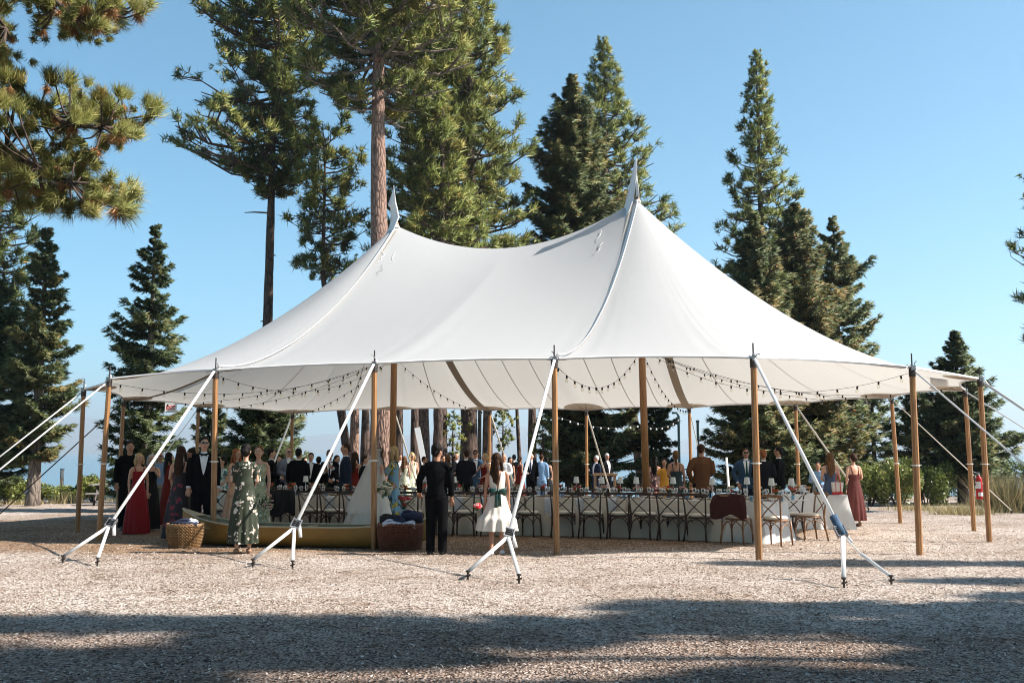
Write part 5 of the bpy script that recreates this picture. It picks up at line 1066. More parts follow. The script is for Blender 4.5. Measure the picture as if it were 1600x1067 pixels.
mb = MB(); mb.box((0, 0, .44), (.11, .11, .94)); mb.build('post', M['palewood'], e); mb = MB(); mb.box((.01, -.0, 1.08), (.13, .02, .36)); mb.build('sign_plate', M['signwhite'], e); mb = MB(); mb.box((-.06, 0, 1.1), (.02, .05, .4)); mb.box((0, 0, 1.29), (.17, .06, .03)); mb.build('bracket', M['darksteel'], e)
M['greywood'] = mat('weathered_grey_wood', (.30, .28, .26), .8, var=.2, vscale=12, stretch=(1, 8, 8))
gq = G(172, 790); e = empty('picnic_table', (gq.x, gq.y + .5, gq.z), R(8), 'weathered picnic table behind the far left poles', 'picnic table')
for j in range(5): mb = MB(); mb.box((0, -.30 + .15 * j, .74), (1.7, .135, .04)); mb.build('top_plank', M['greywood'], e)
for s in (-1, 1):
    mb = MB(); mb.box((0, s * .72, .44), (1.7, .24, .04)); mb.build('bench_plank', M['greywood'], e)
    for sy in (-1, 1): mb = MB(); mb.tube([(s * .6, sy * .62, 0), (s * .6, sy * .2, .72)], .04, n=4); mb.build('leg', M['darksteel'], e)
    mb = MB(); mb.box((s * .6, 0, .40), (.04, 1.5, .09)); mb.build('crossbeam', M['darksteel'], e)
# leaning white board, bar table, lamp posts, outdoor string, far railing
wb = at(656, 742, 33.5); mb = MB(); mb.box((0, 0, .75), (.19, .04, 1.6), 0, Matrix.Rotation(R(-13), 4, 'Y') @ Matrix.Rotation(R(-12), 4, 'X')); o = mb.build('leaning_board', M['clothwhite'], None); o.location = (wb.x + .05, 33.5, wb.z + .1); tag(o, 'tall white board leaning among the guests left of the boy in black', 'board')
bt = at(945, 741, 33); zg_ = GZ(bt.x, 33); e = empty('bar_table', (bt.x, 33, zg_), 0, 'tall brown wooden bar table beyond the long table', 'bar table'); mb = MB(); mb.box((0, 0, bt.z - zg_), (.80, .5, .07)); mb.build('tabletop', M['farmwood'], e)
for s in (-1, 1): mb = MB(); mb.box((s * .33, 0, (bt.z - zg_) / 2 - .02), (.06, .4, bt.z - zg_ - .04)); mb.build('leg', M['farmwood'], e)
M['greenpost'] = mat('dark_green_steel', (.012, .045, .045), .5)
for px, top, lb in ((1060, 649, 'dark green lamp post with a curved head beyond the tent'), (1090, 660, 'shorter dark green post right of the lamp post')):
    a = at(px, top, 38); b = Vector((a.x, 38, GZ(a.x, 38))); e = empty('lamp_post', b, 0, lb, 'lamp post'); mb = MB(); mb.tube([(0, 0, 0), (0, 0, a.z - b.z)], .05, n=8); mb.build('post', M['greenpost'], e)
    mb = MB(); mb.tube([(0, 0, a.z - b.z), (-.08, 0, a.z - b.z + .10), (-.25, 0, a.z - b.z + .10)], [.04, .04, .05], n=6) if px == 1060 else mb.lathe([(.07, 0), (.07, .08), (0, .1)], (0, 0, a.z - b.z), 8); mb.build('lamp_head', M['greenpost'], e)
M['lit'] = mat('frosted_bulb', (.8, .8, .75), .3)
bulb_me.materials[1] = M['bulb']
mbx = MB(); mbx.lathe([(0, .01), (.015, 0), (.032, -.03), (.028, -.055), (0, -.07)], (0, 0, 0), 8); fb = mbx.mesh('bulb', M['lit'], smooth=True); keep = bulb_me; bulb_me = fb
string(at(872, 651, 33.5), at(1002, 664, 35), .22, 'string of white bulbs in front of the dark firs beyond the tent', .30, 'outdoor string lights beyond the tent'); string(at(1002, 664, 35), at(1064, 652, 38), .25, 'far string of white bulbs reaching the lamp post', .5, 'outdoor string lights beyond the tent'); bulb_me = keep
e = empty('railing', at(890, 735, 44), 0, 'thin dark railing in front of the lake', 'railing'); o3 = e.location.copy()
mb = MB(); mb.tube([at(800, 733, 44), at(1100, 733, 44)], .03, n=4); mb.build('top_rail', M['darksteel'], e, off=o3)
for px in range(800, 1101, 50): mb = MB(); a = at(px, 733, 44); mb.tube([a, Vector((a.x, a.y, GZ(a.x, 44)))], .03, n=4); mb.build('rail_post', M['darksteel'], e, off=o3)
wp = at(1135, 715, 29); mb = MB(); mb.tube([wp, at(1139, 765, 28.6)], .035, n=6); b_ = at(1139, 765, 28.6); mb.tube([b_, Vector((b_.x + .1, 28.4, GZ(b_.x, 28.4)))], .035, n=6); tag(mb.build('white_pole', M['strap'], None), 'slanting white pole behind the man in the brown jacket', 'pole')
# paper bag carried by the woman in navy is built with the people
# twigs and cracks of bark on the ground
mb = MB(); r = np.random.default_rng(12)
tw = []
for i in range(260):
    y = r.uniform(6.5, 24) ; x = r.uniform(-.56, .56) * y; L = r.uniform(.05, .25); a = r.uniform(0, 6.28) ; z = GZ(x, y) + .012
    mb.tube([(x, y, z), (x + math.cos(a) * L * .5, y + math.sin(a) * L * .5, z + .012 + r.uniform(0, .02)), (x + math.cos(a) * L, y + math.sin(a) * L, z)], r.uniform(.0012, .0035), n=3)
tag(mb.build('fallen_twigs', M['bark_dark'], None), 'thin dark twigs scattered on the wood chips', 'twigs', kind='stuff')
# ============================================================ PEOPLE
M['skin'] = mat('light_skin', (.56, .31, .21), .5, var=.06); M['skin_t'] = mat('tanned_skin', (.42, .21, .13), .5, var=.06); M['skin_d'] = mat('brown_skin', (.23, .11, .065), .5, var=.06)
M['eye'] = mat('eye_dark', (.02, .015, .012), .3); M['lip'] = mat('lips', (.36, .09, .08), .5); M['sung'] = mat('sunglass_lens', (.006, .006, .007), .12)
for k, c in dict(h_black=(.008, .006, .005), h_brown=(.035, .016, .008), h_lbrown=(.12, .060, .025), h_blond=(.42, .28, .13), h_ginger=(.24, .085, .03), h_grey=(.38, .36, .34), h_white=(.62, .60, .58)).items():
    M[k] = mat('hair_' + k[2:], c, .6, spec=.12, var=.35, vscale=60, stretch=(1, 1, .12), bump=.5, bscale=90)
for k, c in dict(s_black=(.004, .004, .005), s_navy=(.014, .020, .038), s_blue=(.035, .070, .125), s_lblue=(.20, .33, .50), s_char=(.012, .012, .016), s_grey=(.16, .18, .23), s_brown=(.115, .052, .026), shirt_w=(.74, .74, .76), shirt_b=(.18, .27, .42), khaki=(.26, .21, .16), tie_t=(.012, .07, .065), tie_n=(.01, .015, .05)).items():
    M[k] = mat(k.replace('s_', 'suit_').replace('shirt_w', 'white_shirt').replace('shirt_b', 'blue_shirt').replace('tie_t', 'teal_tie').replace('tie_n', 'navy_tie'), c, .9, spec=.08, bump=.35, bscale=14, var=.08)
M['d_red'] = mat('deep_red_satin', (.26, .006, .010), .5, spec=.2, bump=.2, bscale=8); M['d_rust'] = mat('rust_red_crepe', (.17, .018, .012), .8, spec=.1); M['d_black'] = mat('black_crepe', (.005, .005, .006), .7, spec=.2); M['d_navy'] = mat('slate_navy_satin', (.05, .075, .14), .28)
M['d_maroon'] = mat('crinkled_maroon', (.10, .026, .022), .6, spec=.15, bump=1.0, bscale=26, stretch=(1, 1, .3)); M['d_must'] = mat('mustard_crepe', (.62, .27, .02), .7); M['d_teal'] = mat('dark_teal_crepe', (.008, .022, .024), .7); M['d_white'] = mat('ivory_satin', (.74, .68, .61), .5, bump=.15, bscale=12, trans=.08)
M['d_lace'] = mat('ivory_lace', (.66, .60, .48), .7, bump=1, bscale=45, var=.3); M['d_peach'] = mat('peach_crepe', (.60, .38, .26), .7)
M['p_green'] = print_mat('green_blossom_print', (.020, .028, .013), [(.60, .56, .50), (.020, .028, .013), (.50, .40, .34), (.020, .028, .013)], 12, .40, warp=.10)
M['p_lgreen'] = print_mat('pale_green_blossom_print', (.33, .34, .20), [(.74, .72, .62), (.12, .15, .07), (.66, .6, .42)], 13, .42, warp=.12)
M['p_teal'] = print_mat('teal_white_print', (.62, .70, .66), [(.02, .18, .17), (.62, .70, .66), (.03, .10, .10)], 9, .48, warp=.2)
M['p_dark'] = print_mat('dark_blossom_print', (.014, .010, .013), [(.22, .02, .04), (.014, .010, .013), (.05, .05, .07)], 9, .42, warp=.1)
M['p_pink'] = print_mat('pink_blossom_print', (.06, .03, .035), [(.55, .20, .18), (.62, .50, .45), (.2, .03, .04)], 12, .46, warp=.1)
M['p_blue'] = print_mat('blue_abstract_print', (.17, .33, .45), [(.17, .33, .45), (.42, .32, .03), (.17, .33, .45), (.03, .04, .06), (.17, .33, .45), (.05, .08, .10)], 6.5, .80, warp=.55, stretch=(1, 1, .7))
M['p_cream'] = print_mat('cream_green_print', (.62, .62, .46), [(.70, .68, .6), (.35, .42, .25)], 10, .4, warp=.1)
M['veil'] = mat('bridal_tulle', (.85, .80, .74), .9)
def veil_material():
    m = M['veil']; n = m.node_tree.nodes; l = m.node_tree.links; p = n['Principled BSDF']; t = n.new('ShaderNodeBsdfTransparent'); tl = n.new('ShaderNodeBsdfTranslucent'); tl.inputs[0].default_value = (.9, .84, .78, 1)
    a = n.new('ShaderNodeMixShader'); a.inputs[0].default_value = .5; l.new(p.outputs[0], a.inputs[1]); l.new(tl.outputs[0], a.inputs[2])
    b = n.new('ShaderNodeMixShader'); b.inputs[0].default_value = .42; l.new(t.outputs[0], b.inputs[1]); l.new(a.outputs[0], b.inputs[2]); l.new(b.outputs[0], n['Material Output'].inputs['Surface'])
veil_material()
M['satin_green'] = mat('dark_green_satin', (.008, .035, .028), .3); M['shoe_b'] = mat('black_shoe', (.01, .01, .01), .35); M['shoe_w'] = mat('white_canvas_shoe', (.70, .70, .74), .6); M['shoe_t'] = mat('tan_sandal', (.35, .20, .12), .5)
WORK = bpy.data.scenes.new('workbench')   # an empty scene where voxel unions are made, removed at the end
def remesh(mb, vox, smooth_it=2, noise_amp=0.0, ns=30):
    me = mb.mesh('tmp', M['skin']); o = bpy.data.objects.new('tmp', me); WORK.collection.objects.link(o)
    m = o.modifiers.new('r', 'REMESH'); m.mode = 'VOXEL'; m.voxel_size = vox; m.adaptivity = 0
    s = o.modifiers.new('s', 'SMOOTH'); s.iterations = smooth_it; s.factor = .5
    vl = WORK.view_layers[0]; vl.update(); out = bpy.data.meshes.new_from_object(o.evaluated_get(vl.depsgraph)); bpy.data.objects.remove(o); bpy.data.meshes.remove(me)
    if noise_amp:
        for v in out.vertices:
            f = noise.noise(Vector((v.co.x * ns, v.co.y * ns, v.co.z * ns * .22))); v.co += v.normal * f * noise_amp
    v = [tuple(q.co) for q in out.vertices]; f = [tuple(q.vertices) for q in out.polygons]; bpy.data.meshes.remove(out); return v, f
ARMS = dict(down=((.235, .015, 1.145), (.238, -.03, .90)), drink=((.235, .0, 1.16), (.12, -.23, 1.24)), hold=((.24, .03, 1.15), (.08, -.21, 1.05)), face=((.185, -.13, 1.22), (.035, -.17, 1.46)), wave=((.31, -.06, 1.36), (.28, -.12, 1.62)),
            pocket=((.285, .05, 1.17), (.205, -.04, .94)), reach=((.26, -.13, 1.22), (.22, -.38, 1.28)), out=((.30, .02, 1.20), (.36, -.08, .98)), behind=((.24, .10, 1.16), (.10, .15, 1.02)))
def hand(mb, w, d, s, curl=.5):
    """palm and five curled fingers from the wrist along d"""
    w = Vector(w); d = Vector(d).normalized(); side = d.cross(Vector((0, -1, 0))); side = side.normalized() if side.length > .3 else Vector((s, 0, 0)); nrm = side.cross(d) * -1
    if nrm.y > 0: nrm = -nrm
    pe = w + d * .085; 
    for i, (o, L) in enumerate(((-.030, .070), (-.010, .080), (.010, .075), (.029, .058))):
        b = pe + side * o - d * .01; m1 = b + d * L * .5 + nrm * .008 * curl; e = m1 + (d * (1 - curl * .6) + nrm * curl * .8).normalized() * L * .5
        mb.tube([b - d * .02, b, m1, e], [.0095, .0095, .0085, .006], n=6)
    t = w + d * .03 + side * (-.035); mb.tube([t, t + d * .025 - side * .022 + nrm * .012, t + d * .055 - side * .024 + nrm * .025], [.012, .010, .007], n=6)
def palm(mb, w, d, side=None):
    w = Vector(w); d = Vector(d).normalized(); mb.tube([w - d * .02, w + d * .03, w + d * .085], [.024, .034, .036], ry=[.020, .017, .013], n=8)
def person(px, py, d, rot, label, kit, hair='short', hc='h_brown', skin='skin', arms=('down', 'down'), fem=False, vox=None, head=0.0, sung=False, hem=.12, hemr=.30, neck=1.34, strap=True, mat_top='s_black', mat_low=None, tie=None, sleeve=None, lean=0.0, base=None, H=None, cup=None, legs='stand', shoe=None, group=None, waist=1.0, back_v=False):
    H = H or (CAMZ + (728 - py) * d / F_PX); x = (px - 800) / F_PX * d; g_ = Vector((x, d, GZ(x, d))); sc = H / 1.75; vox = vox or (.0135 if d < 19 else (.019 if d < 26 else .027))
    sw = .162 if fem else .192; hp = .088; K = sw / .192
    mb = MB(); headM = Matrix.Translation((0, 0, 1.52)) @ Matrix.Rotation(R(head), 4, 'Z') @ Matrix.Translation((0, 0, -1.52))
    # ---- body (skin), one continuous surface
    tz = [(.90, .135, .10), (1.0, .125, .09), (1.12, .115 if fem else .135, .08), (1.25, .135 if fem else .155, .095), (1.36, .145 if fem else .17, .085), (1.43, .10 if fem else .12, .06)]
    mb.tube([(0, .01, z) for z, a, b in tz], [a for z, a, b in tz], ry=[b for z, a, b in tz], n=12, up=(0, 1, 0))
    mb.tube([(-sw, .01, 1.405), (0, .01, 1.435), (sw, .01, 1.405)], [.042, .05, .042], n=8); mb.tube([(0, .015, 1.40), (0, .0, 1.56)], [.056 if not fem else .046, .050 if not fem else .042], n=10)
    hd = MB(); hd.ell((0, .005, 1.642), (.074, .092, .108), 14, 10); hd.ell((0, -.030, 1.578), (.050, .052, .046), 10, 6); hd.tube([(0, -.085, 1.655), (0, -.100, 1.625), (0, -.104, 1.612)], [.009, .012, .013], n=6)
    for s in (-1, 1): hd.ell((s * .076, .012, 1.632), (.012, .02, .030), 6, 5)
    mb.add(hd.v, hd.f, 0, headM); ends = []
    if hem_feet := True:
        lg = {'stand': ((.095, .01, .50), (.10, .02, .09), (.095, .0, .50), (.10, .02, .09)), 'step': ((.09, -.04, .50), (.09, -.06, .09), (.10, .07, .50), (.12, .20, .10))}[legs]
        for s, kn, an in ((-1, lg[0], lg[1]), (1, lg[2], lg[3])):
            kx = Vector((s * kn[0], kn[1], kn[2])); ax_ = Vector((s * an[0], an[1], an[2])); mb.tube([(s * hp, .01, .93), kx.lerp(Vector((s * hp, .01, .93)), .5), kx, kx.lerp(ax_, .4) + Vector((0, .012, 0)), ax_], [.088, .075, .052, .050, .034], n=10)
            mb.tube([ax_ + Vector((0, .03, -.055)), ax_ + Vector((0, -.06, -.065)), ax_ + Vector((0, -.16, -.075))], [.032, .036, .022], ry=[.03, .026, .014], n=8); ends.append(ax_)
    hands = []; sleeves = []
    for s, an in ((-1, arms[0]), (1, arms[1])):
        e_, w_ = ARMS[an] if isinstance(an, str) else an; e_ = Vector((s * e_[0] * (K if an != 'face' else 1), e_[1], e_[2])); w_ = Vector((s * w_[0] * (K if an in ('down', 'out') else 1), w_[1], w_[2])); sh = Vector((s * sw, .01, 1.40)); r_ = .040 if fem else .046
        mb.tube([sh, sh.lerp(e_, .5), e_, e_.lerp(w_, .35), w_], [r_, r_ * .95, r_ * .80, r_ * .82, r_ * .58], n=8); dd = (w_ - e_).normalized()
        if an in ('drink', 'hold'): dd = (dd + Vector((-s * .5, 0, .15))).normalized()
        palm(mb, w_, dd); hands.append((w_, dd, s)); sleeves.append((sh, e_, w_))
    v, f = remesh(mb, vox); B = MB(); B.add(v, f)
    if d < 27:
        for w_, dd, s in hands: hand(B, w_, dd, s, .8 if cup else .45)
    fc = MB(); 
    for s in (-1, 1):
        fc.ell((s * .030, -.084, 1.650), (.012, .006, .0055), 6, 4, 1); fc.ell((s * .031, -.088, 1.668), (.018, .005, .004), 6, 4, 1)
    fc.ell((0, -.089, 1.590), (.023, .007, .0065), 8, 4, 2)
    b0 = len(B.v); B.add(fc.v, fc.f, 0, headM); B.m[-len(fc.m):] = fc.m
    p = B.build('person', [M[skin], M['eye'], M['lip']], None, smooth=True); p.location = g_; p.scale = (sc,) * 3; p.rotation_euler = (R(lean), 0, R(rot)) if lean else (0, 0, R(rot)); tag(p, label, 'person', group or 'wedding guests')
    # ---- hair
    h = MB(); nz_ = .006
    if hair == 'short': h.ell((0, .020, 1.672), (.080, .090, .092), 14, 9); h.ell((0, .055, 1.625), (.068, .055, .065), 10, 6)
    elif hair == 'messy': h.ell((0, .015, 1.685), (.088, .098, .098), 14, 9); h.ell((0, .055, 1.63), (.075, .06, .08), 10, 6); nz_ = .012
    elif hair == 'bald': h.ell((0, .045, 1.625), (.079, .062, .055), 12, 8)
    elif hair in ('long', 'bob', 'pony', 'bun', 'updo'):
        h.ell((0, .022, 1.672), (.086, .092, .095), 14, 9); h.ell((0, .05, 1.625), (.078, .062, .085), 10, 6)
        if hair == 'long':
            h.tube([(0, .06, 1.62), (0, .085, 1.50), (0, .10, 1.38), (0, .095, 1.26), (.01, .09, 1.15)], [.078, .088, .095, .080, .03], ry=[.05, .042, .035, .03, .012], n=12, up=(0, 1, 0))
            for s in (-1, 1): h.tube([(s * .062, .01, 1.68), (s * .082, .0, 1.58), (s * .085, -.03, 1.46), (s * .08, -.055, 1.32)], [.025, .030, .030, .012], n=8)
        if hair == 'bob':
            h.tube([(0, .06, 1.64), (0, .07, 1.56), (0, .07, 1.47)], [.085, .095, .075], ry=[.055, .05, .035], n=12, up=(0, 1, 0))
            for s in (-1, 1): h.tube([(s * .066, -.01, 1.69), (s * .086, -.02, 1.60), (s * .078, -.03, 1.50)], [.026, .030, .022], n=8)
        if hair == 'pony': h.tube([(0, .09, 1.70), (0, .14, 1.64), (.01, .13, 1.52), (.0, .11, 1.38)], [.035, .042, .038, .012], n=9)
        if hair in ('bun', 'updo'): h.ell((0, .11, 1.66 if hair == 'bun' else 1.62), (.05, .045, .05) if hair == 'bun' else (.07, .05, .065), 10, 7)
    if hair != 'none':
        v, f = remesh(h, .010 if d < 20 else .015, 1, nz_, 55); hb_ = MB(); hb_.add(v, f, 0, headM); hb_.build('hair', M[hc], p, smooth=True)
    if sung:
        s_ = MB()
        for s in (-1, 1): s_.slab(lambda u, v: (s * .032 + (u - .5) * .050, -.096 - .004 * math.cos((u - .5) * 3) + abs(s * .032 + (u - .5) * .05) ** 2 * 4, 1.655 + (v - .5) * .034), 4, 2, .004)
        for s in (-1, 1): s_.tube([(s * .060, -.080, 1.662), (s * .078, .01, 1.655)], .004, n=4)
        s_.tube([(-.01, -.098, 1.662), (.01, -.098, 1.662)], .004, n=4); q = MB(); q.add(s_.v, s_.f, 0, headM); q.build('sunglasses', M['sung'], p)
    vx = vox * 1.0
    if kit in ('suit', 'tux', 'shirt', 'coat'):
        lowm = mat_low or mat_top; t = MB(); th = 0 if kit != 'shirt' else -.012
        zs = [(.80 if kit != 'shirt' else .95, .195, .135), (.93, .185, .130), (1.08, .170, .122), (1.22, .188, .128), (1.34, .205, .120), (1.42, .165, .088), (1.475, .070, .065)]
        t.tube([(0, .012, z) for z, a, b in zs], [(a + th) * (.86 if fem else 1) for z, a, b in zs], ry=[b + th for z, a, b in zs], n=16, up=(0, 1, 0)); t.tube([(-sw, .01, 1.405), (0, .012, 1.435), (sw, .01, 1.405)], [.066 + th * .5, .07, .066 + th * .5], n=8)
        for sh, e_, w_ in sleeves:
            q = e_.lerp(w_, .90) if kit != 'shirt' or sleeve != 'short' else e_.lerp(sh, .2)
            t.tube([sh, sh.lerp(e_, .5), e_, e_.lerp(q, .5), q] if q != e_ else [sh, e_], [.070, .066, .058, .053, .047], n=10)
        v, f = remesh(t, vx, 2, .006 if d < 27 else 0, 9); J = MB(); J.add(v, f); jo = J.build('jacket' if kit != 'shirt' else 'shirt', M[mat_top], p, smooth=True)
        tr = MB(); tr.tube([(0, .01, .98), (0, .012, .86)], [.165, .178], ry=[.115, .125], n=14, up=(0, 1, 0))
        for s, an in zip((-1, 1), ends): k_ = Vector((s * .098, .005 if s < 0 or legs == 'stand' else .07, .50)); tr.tube([(s * hp, .012, .93), k_.lerp(Vector((s * hp, .01, .93)), .5), k_, k_.lerp(an, .6), an + Vector((0, 0, -.05))], [.105, .096, .082, .076, .072], n=12)
        v, f = remesh(tr, vx, 2, .008, 7); q = MB(); q.add(v, f); q.build('trousers', M[lowm], p, smooth=True)
        for s, an in zip((-1, 1), ends): q = MB(); q.tube([an + Vector((0, .065, -.045)), an + Vector((0, -.0, -.05)), an + Vector((0, -.10, -.062)), an + Vector((0, -.185, -.072))], [.036, .044, .046, .028], ry=[.042, .038, .026, .016], n=10); q.build('shoe', M[shoe or 'shoe_b'], p, smooth=True)
        if kit in ('suit', 'tux'):
            bv = BVHTree.FromPolygons([Vector(a) for a in J.v], J.f)
            def proj(x_, z_, o_=.005):
                h_ = bv.ray_cast(Vector((x_, -1, z_)), Vector((0, 1, 0))); return Vector((x_, (h_[0].y if h_[0] else -.1) - o_, z_))
            q = MB(); lo = 1.06 if kit == 'suit' else 1.12
            q.grid(lambda u, v: proj((u - .5) * 2 * (.070 * (1 - v) ** .8 + .004), 1.458 - v * (1.458 - lo)), 6, 8)
            q.lathe([(.060, 1.452), (.056, 1.505), (.052, 1.505), (.054, 1.455)], (0, .010, 0), 14); q.build('shirt', M['shirt_w'], p, smooth=True)
            for sh, e_, w_ in sleeves: dd = (w_ - e_).normalized(); q = MB(); q.tube([w_ - dd * .035, w_ + dd * .002], .036, n=10); q.build('cuff', M['shirt_w'], p)
            if kit == 'tux': q = MB(); [q.tube([(0, proj(0, 1.445).y - .008, 1.452), (s * .055, proj(s * .05, 1.445).y - .006, 1.452)], [.008, .024], ry=[.008, .008], n=8) for s in (-1, 1)]; q.build('bow_tie', M['d_black'], p)
            elif tie: q = MB(); q.grid(lambda u, v: proj((u - .5) * (.024 + .030 * v), 1.455 - v * .36, .011), 2, 8); q.build('tie', M[tie], p, smooth=True)
    if kit == 'dress':
        fs = 13; q = MB(); ph = random.random() * 6; wz = 1.12
        prof = [(neck, .150, .098), (neck - .05, .152, .105), (1.22, .138, .100), (wz, .125 * waist, .092 * waist), (1.02, .150, .108), (.90, .180, .128), (.70, .19 + (hemr - .19) * .35, .135 + (hemr - .19) * .35), (hem + .2, .20 + (hemr - .19) * .8, .15 + (hemr - .19) * .75), (hem, hemr, hemr * .82)]
        if hem > .55: prof = prof[:6] + [(hem, hemr, hemr * .82)]
        zs = np.array([a for a, b, c in prof]); A_ = np.array([b for a, b, c in prof]); B_ = np.array([c for a, b, c in prof]); o_ = np.argsort(zs); nv = 26
        def fn(u, v):
            z = neck + (hem - neck) * v; a_ = np.interp(z, zs[o_], A_[o_]); b_ = np.interp(z, zs[o_], B_[o_]); k = max(0, (1.0 - z) / (1.0 - hem + 1e-6)); an = 2 * math.pi * u
            w_ = 1 + k ** 1.2 * .085 * (math.sin(an * fs + ph) + .5 * math.sin(an * 7 + 2 * ph)) ; zt = z
            if v == 0 and back_v: zt = z
            if v < .16 and not back_v and strap is not True: zt = z
            return Vector((a_ * w_ * math.cos(an), .012 + b_ * w_ * math.sin(an), zt))
        if back_v:   # deep V at the back, wide shoulders
            def fn2(u, v):
                p_ = fn(u, v); an = 2 * math.pi * u; bk = max(0, math.sin(an)); top = 1.455 - .06 * (1 - abs(math.cos(an))) - .33 * max(0, 1 - abs(math.cos(an)) / .42) * (math.sin(an) > 0); z = top + (hem - top) * v
                a_ = np.interp(min(z, 1.30), zs[o_], A_[o_]); b_ = np.interp(min(z, 1.30), zs[o_], B_[o_]); k = max(0, (1.0 - z) / (1.0 - hem)); w_ = 1 + k ** 1.2 * .085 * (math.sin(an * fs + ph) + .5 * math.sin(an * 7 + 2 * ph))
                if z > 1.36: b_ *= 1 - (z - 1.36) * 4.5; a_ *= 1 + (z - 1.36) * .4 * abs(math.cos(an)) - (z - 1.36) * 1.0 * (1 - abs(math.cos(an)))
                return Vector((a_ * w_ * math.cos(an), .012 + b_ * w_ * math.sin(an), z))
            q.grid(fn2, 96, nv)
        else: q.grid(fn, 96, nv)
        q.build('dress', M[mat_top], p, smooth=True)
        if strap and not back_v and neck < 1.42:
            q = MB()
            for s in (-1, 1): q.tube([(s * .085, -.085, neck - .01), (s * .10, -.04, 1.435), (s * .095, .05, 1.44), (s * .075, .105, neck - .01)], [.012] * 4, n=6)
            q.build('strap', M[mat_top], p)
        if sleeve:
            t = MB(); r_ = .060 if sleeve == 'short' else .066
            t.tube([(-sw, .01, 1.405), (0, .012, 1.425), (sw, .01, 1.405)], [.055, .062, .055], n=8); t.tube([(0, .012, 1.28), (0, .012, 1.40), (0, .012, 1.44)], [.150, .150, .10], ry=[.103, .09, .06], n=14, up=(0, 1, 0))
            for sh, e_, w_ in sleeves: q_ = sh.lerp(e_, .5) if sleeve == 'short' else (e_.lerp(w_, .2)); t.tube([sh, sh.lerp(q_, .5), q_], [.058, r_, r_ * (1.0 if sleeve == 'short' else 1.15)], n=10)
            v, f = remesh(t, vx, 2); q = MB(); q.add(v, f); q.build('sleeves', M[mat_top], p, smooth=True)
        if shoe:
            for s, an in zip((-1, 1), ends): q = MB(); q.tube([an + Vector((0, .055, -.04)), an + Vector((0, -.0, -.05)), an + Vector((0, -.10, -.062)), an + Vector((0, -.175, -.072))], [.034, .040, .042, .026], ry=[.045, .040, .026, .016], n=10); q.build('shoe', M[shoe], p, smooth=True)
    if cup:
        w_, dd, s = hands[0 if cup == 'l' else 1]; c = w_ + dd * .09; lc = Matrix.Translation(g_) @ Matrix.Rotation(R(rot), 4, 'Z') @ Vector((c.x * sc, (c.y - .02) * sc, (c.z - .05) * sc)); o = link('tumbler' if cup == 'l' else 'wine_glass', tb if cup == 'l' else wg); o.location = lc
        tag(o, f'drinking glass held by the {label[:60]}'.rsplit(' ', 1)[0] if len(label) > 60 else f'drinking glass held by the {label}', 'glass')
    return p, g_, sc
W = 'down'
person(207, 690, 22.0, 25, 'smiling man in a black suit behind the blonde woman in red', 'shirt', 'short', 'h_black', 'skin_t', ('down', 'down'), mat_top='s_black', mat_low='s_black')
person(222, 708, 20.7, 38, 'blonde woman in a long red one-shoulder gown', 'dress', 'bob', 'h_blond', 'skin', ('down', 'down'), True, mat_top='d_red', hem=.02, hemr=.28, neck=1.36, strap=True, head=10)
person(241, 710, 21.6, 20, 'ash-blonde woman in a black gown with her hand at her face', 'dress', 'bob', 'h_grey', 'skin', ('down', 'face'), True, mat_top='d_black', hem=.05, hemr=.22, neck=1.36)
person(254, 706, 24.0, 10, 'older man in a grey-blue polo shirt and khaki trousers', 'shirt', 'bald', 'h_grey', 'skin_t', ('down', 'down'), sung=True, mat_top='shirt_b', mat_low='khaki', sleeve='short')
person(269, 707, 22.6, 125, 'black-haired woman in a rust red dress facing right', 'dress', 'long', 'h_black', 'skin', ('down', 'down'), True, mat_top='d_rust', hem=.10, hemr=.24, neck=1.38, sleeve='short')
person(287, 697, 18.9, 172, 'woman with long brown hair in a dark floral strappy gown seen from behind', 'dress', 'long', 'h_brown', 'skin', ('down', 'hold'), True, mat_top='p_dark', hem=.05, hemr=.30, neck=1.26)
person(301, 700, 20.6, -75, 'dark-haired man facing left behind the woman in the dark floral gown', 'suit', 'short', 'h_black', 'skin_d', ('hold', 'down'), mat_top='s_black')
person(307, 716, 19.6, 165, 'woman in a pink blossom dress half hidden behind the man in the tuxedo', 'dress', 'updo', 'h_brown', 'skin', ('down', 'down'), True, mat_top='p_pink', hem=.08, hemr=.27)
person(322, 683, 18.7, 18, 'tall man in a black tuxedo and sunglasses beside the front left pole', 'tux', 'short', 'h_black', 'skin', ('down', 'down'), sung=True, mat_top='s_black', head=8)
person(350, 713, 22.4, -40, 'dark curly-haired woman in a teal and white dress at the left table', 'dress', 'updo', 'h_black', 'skin', ('hold', 'hold'), True, mat_top='p_teal', neck=1.40, sleeve='short', cup='l')
person(373, 701, 21.0, 60, 'red-haired woman behind the woman in the green floral dress', 'dress', 'long', 'h_ginger', 'skin', ('down', 'down'), True, mat_top='d_peach')
person(387, 694, 16.1, 186, 'woman in a dark green blossom-print dress seen from behind in front of the canoe', 'dress', 'updo', 'h_black', 'skin', ('hold', 'hold'), True, mat_top='p_green', hem=.16, hemr=.235, neck=1.40, sleeve='long', shoe='shoe_t', waist=1.25)
person(407, 697, 18.3, 2, 'smiling woman in a pale green blossom halter dress holding a bouquet', 'dress', 'bun', 'h_lbrown', 'skin', ('hold', 'down'), True, mat_top='p_lgreen', hem=.10, hemr=.24, neck=1.41, strap=False)
person(427, 702, 25.0, 110, 'man in a black suit facing right between the guests at the left table', 'suit', 'short', 'h_black', 'skin', ('hold', 'down'), mat_top='s_black')
person(453, 700, 25.4, 40, 'grey-haired man with sunglasses in a grey suit by the back left pole', 'suit', 'bald', 'h_grey', 'skin', ('hold', 'hold'), sung=True, mat_top='s_grey', mat_low='s_black')
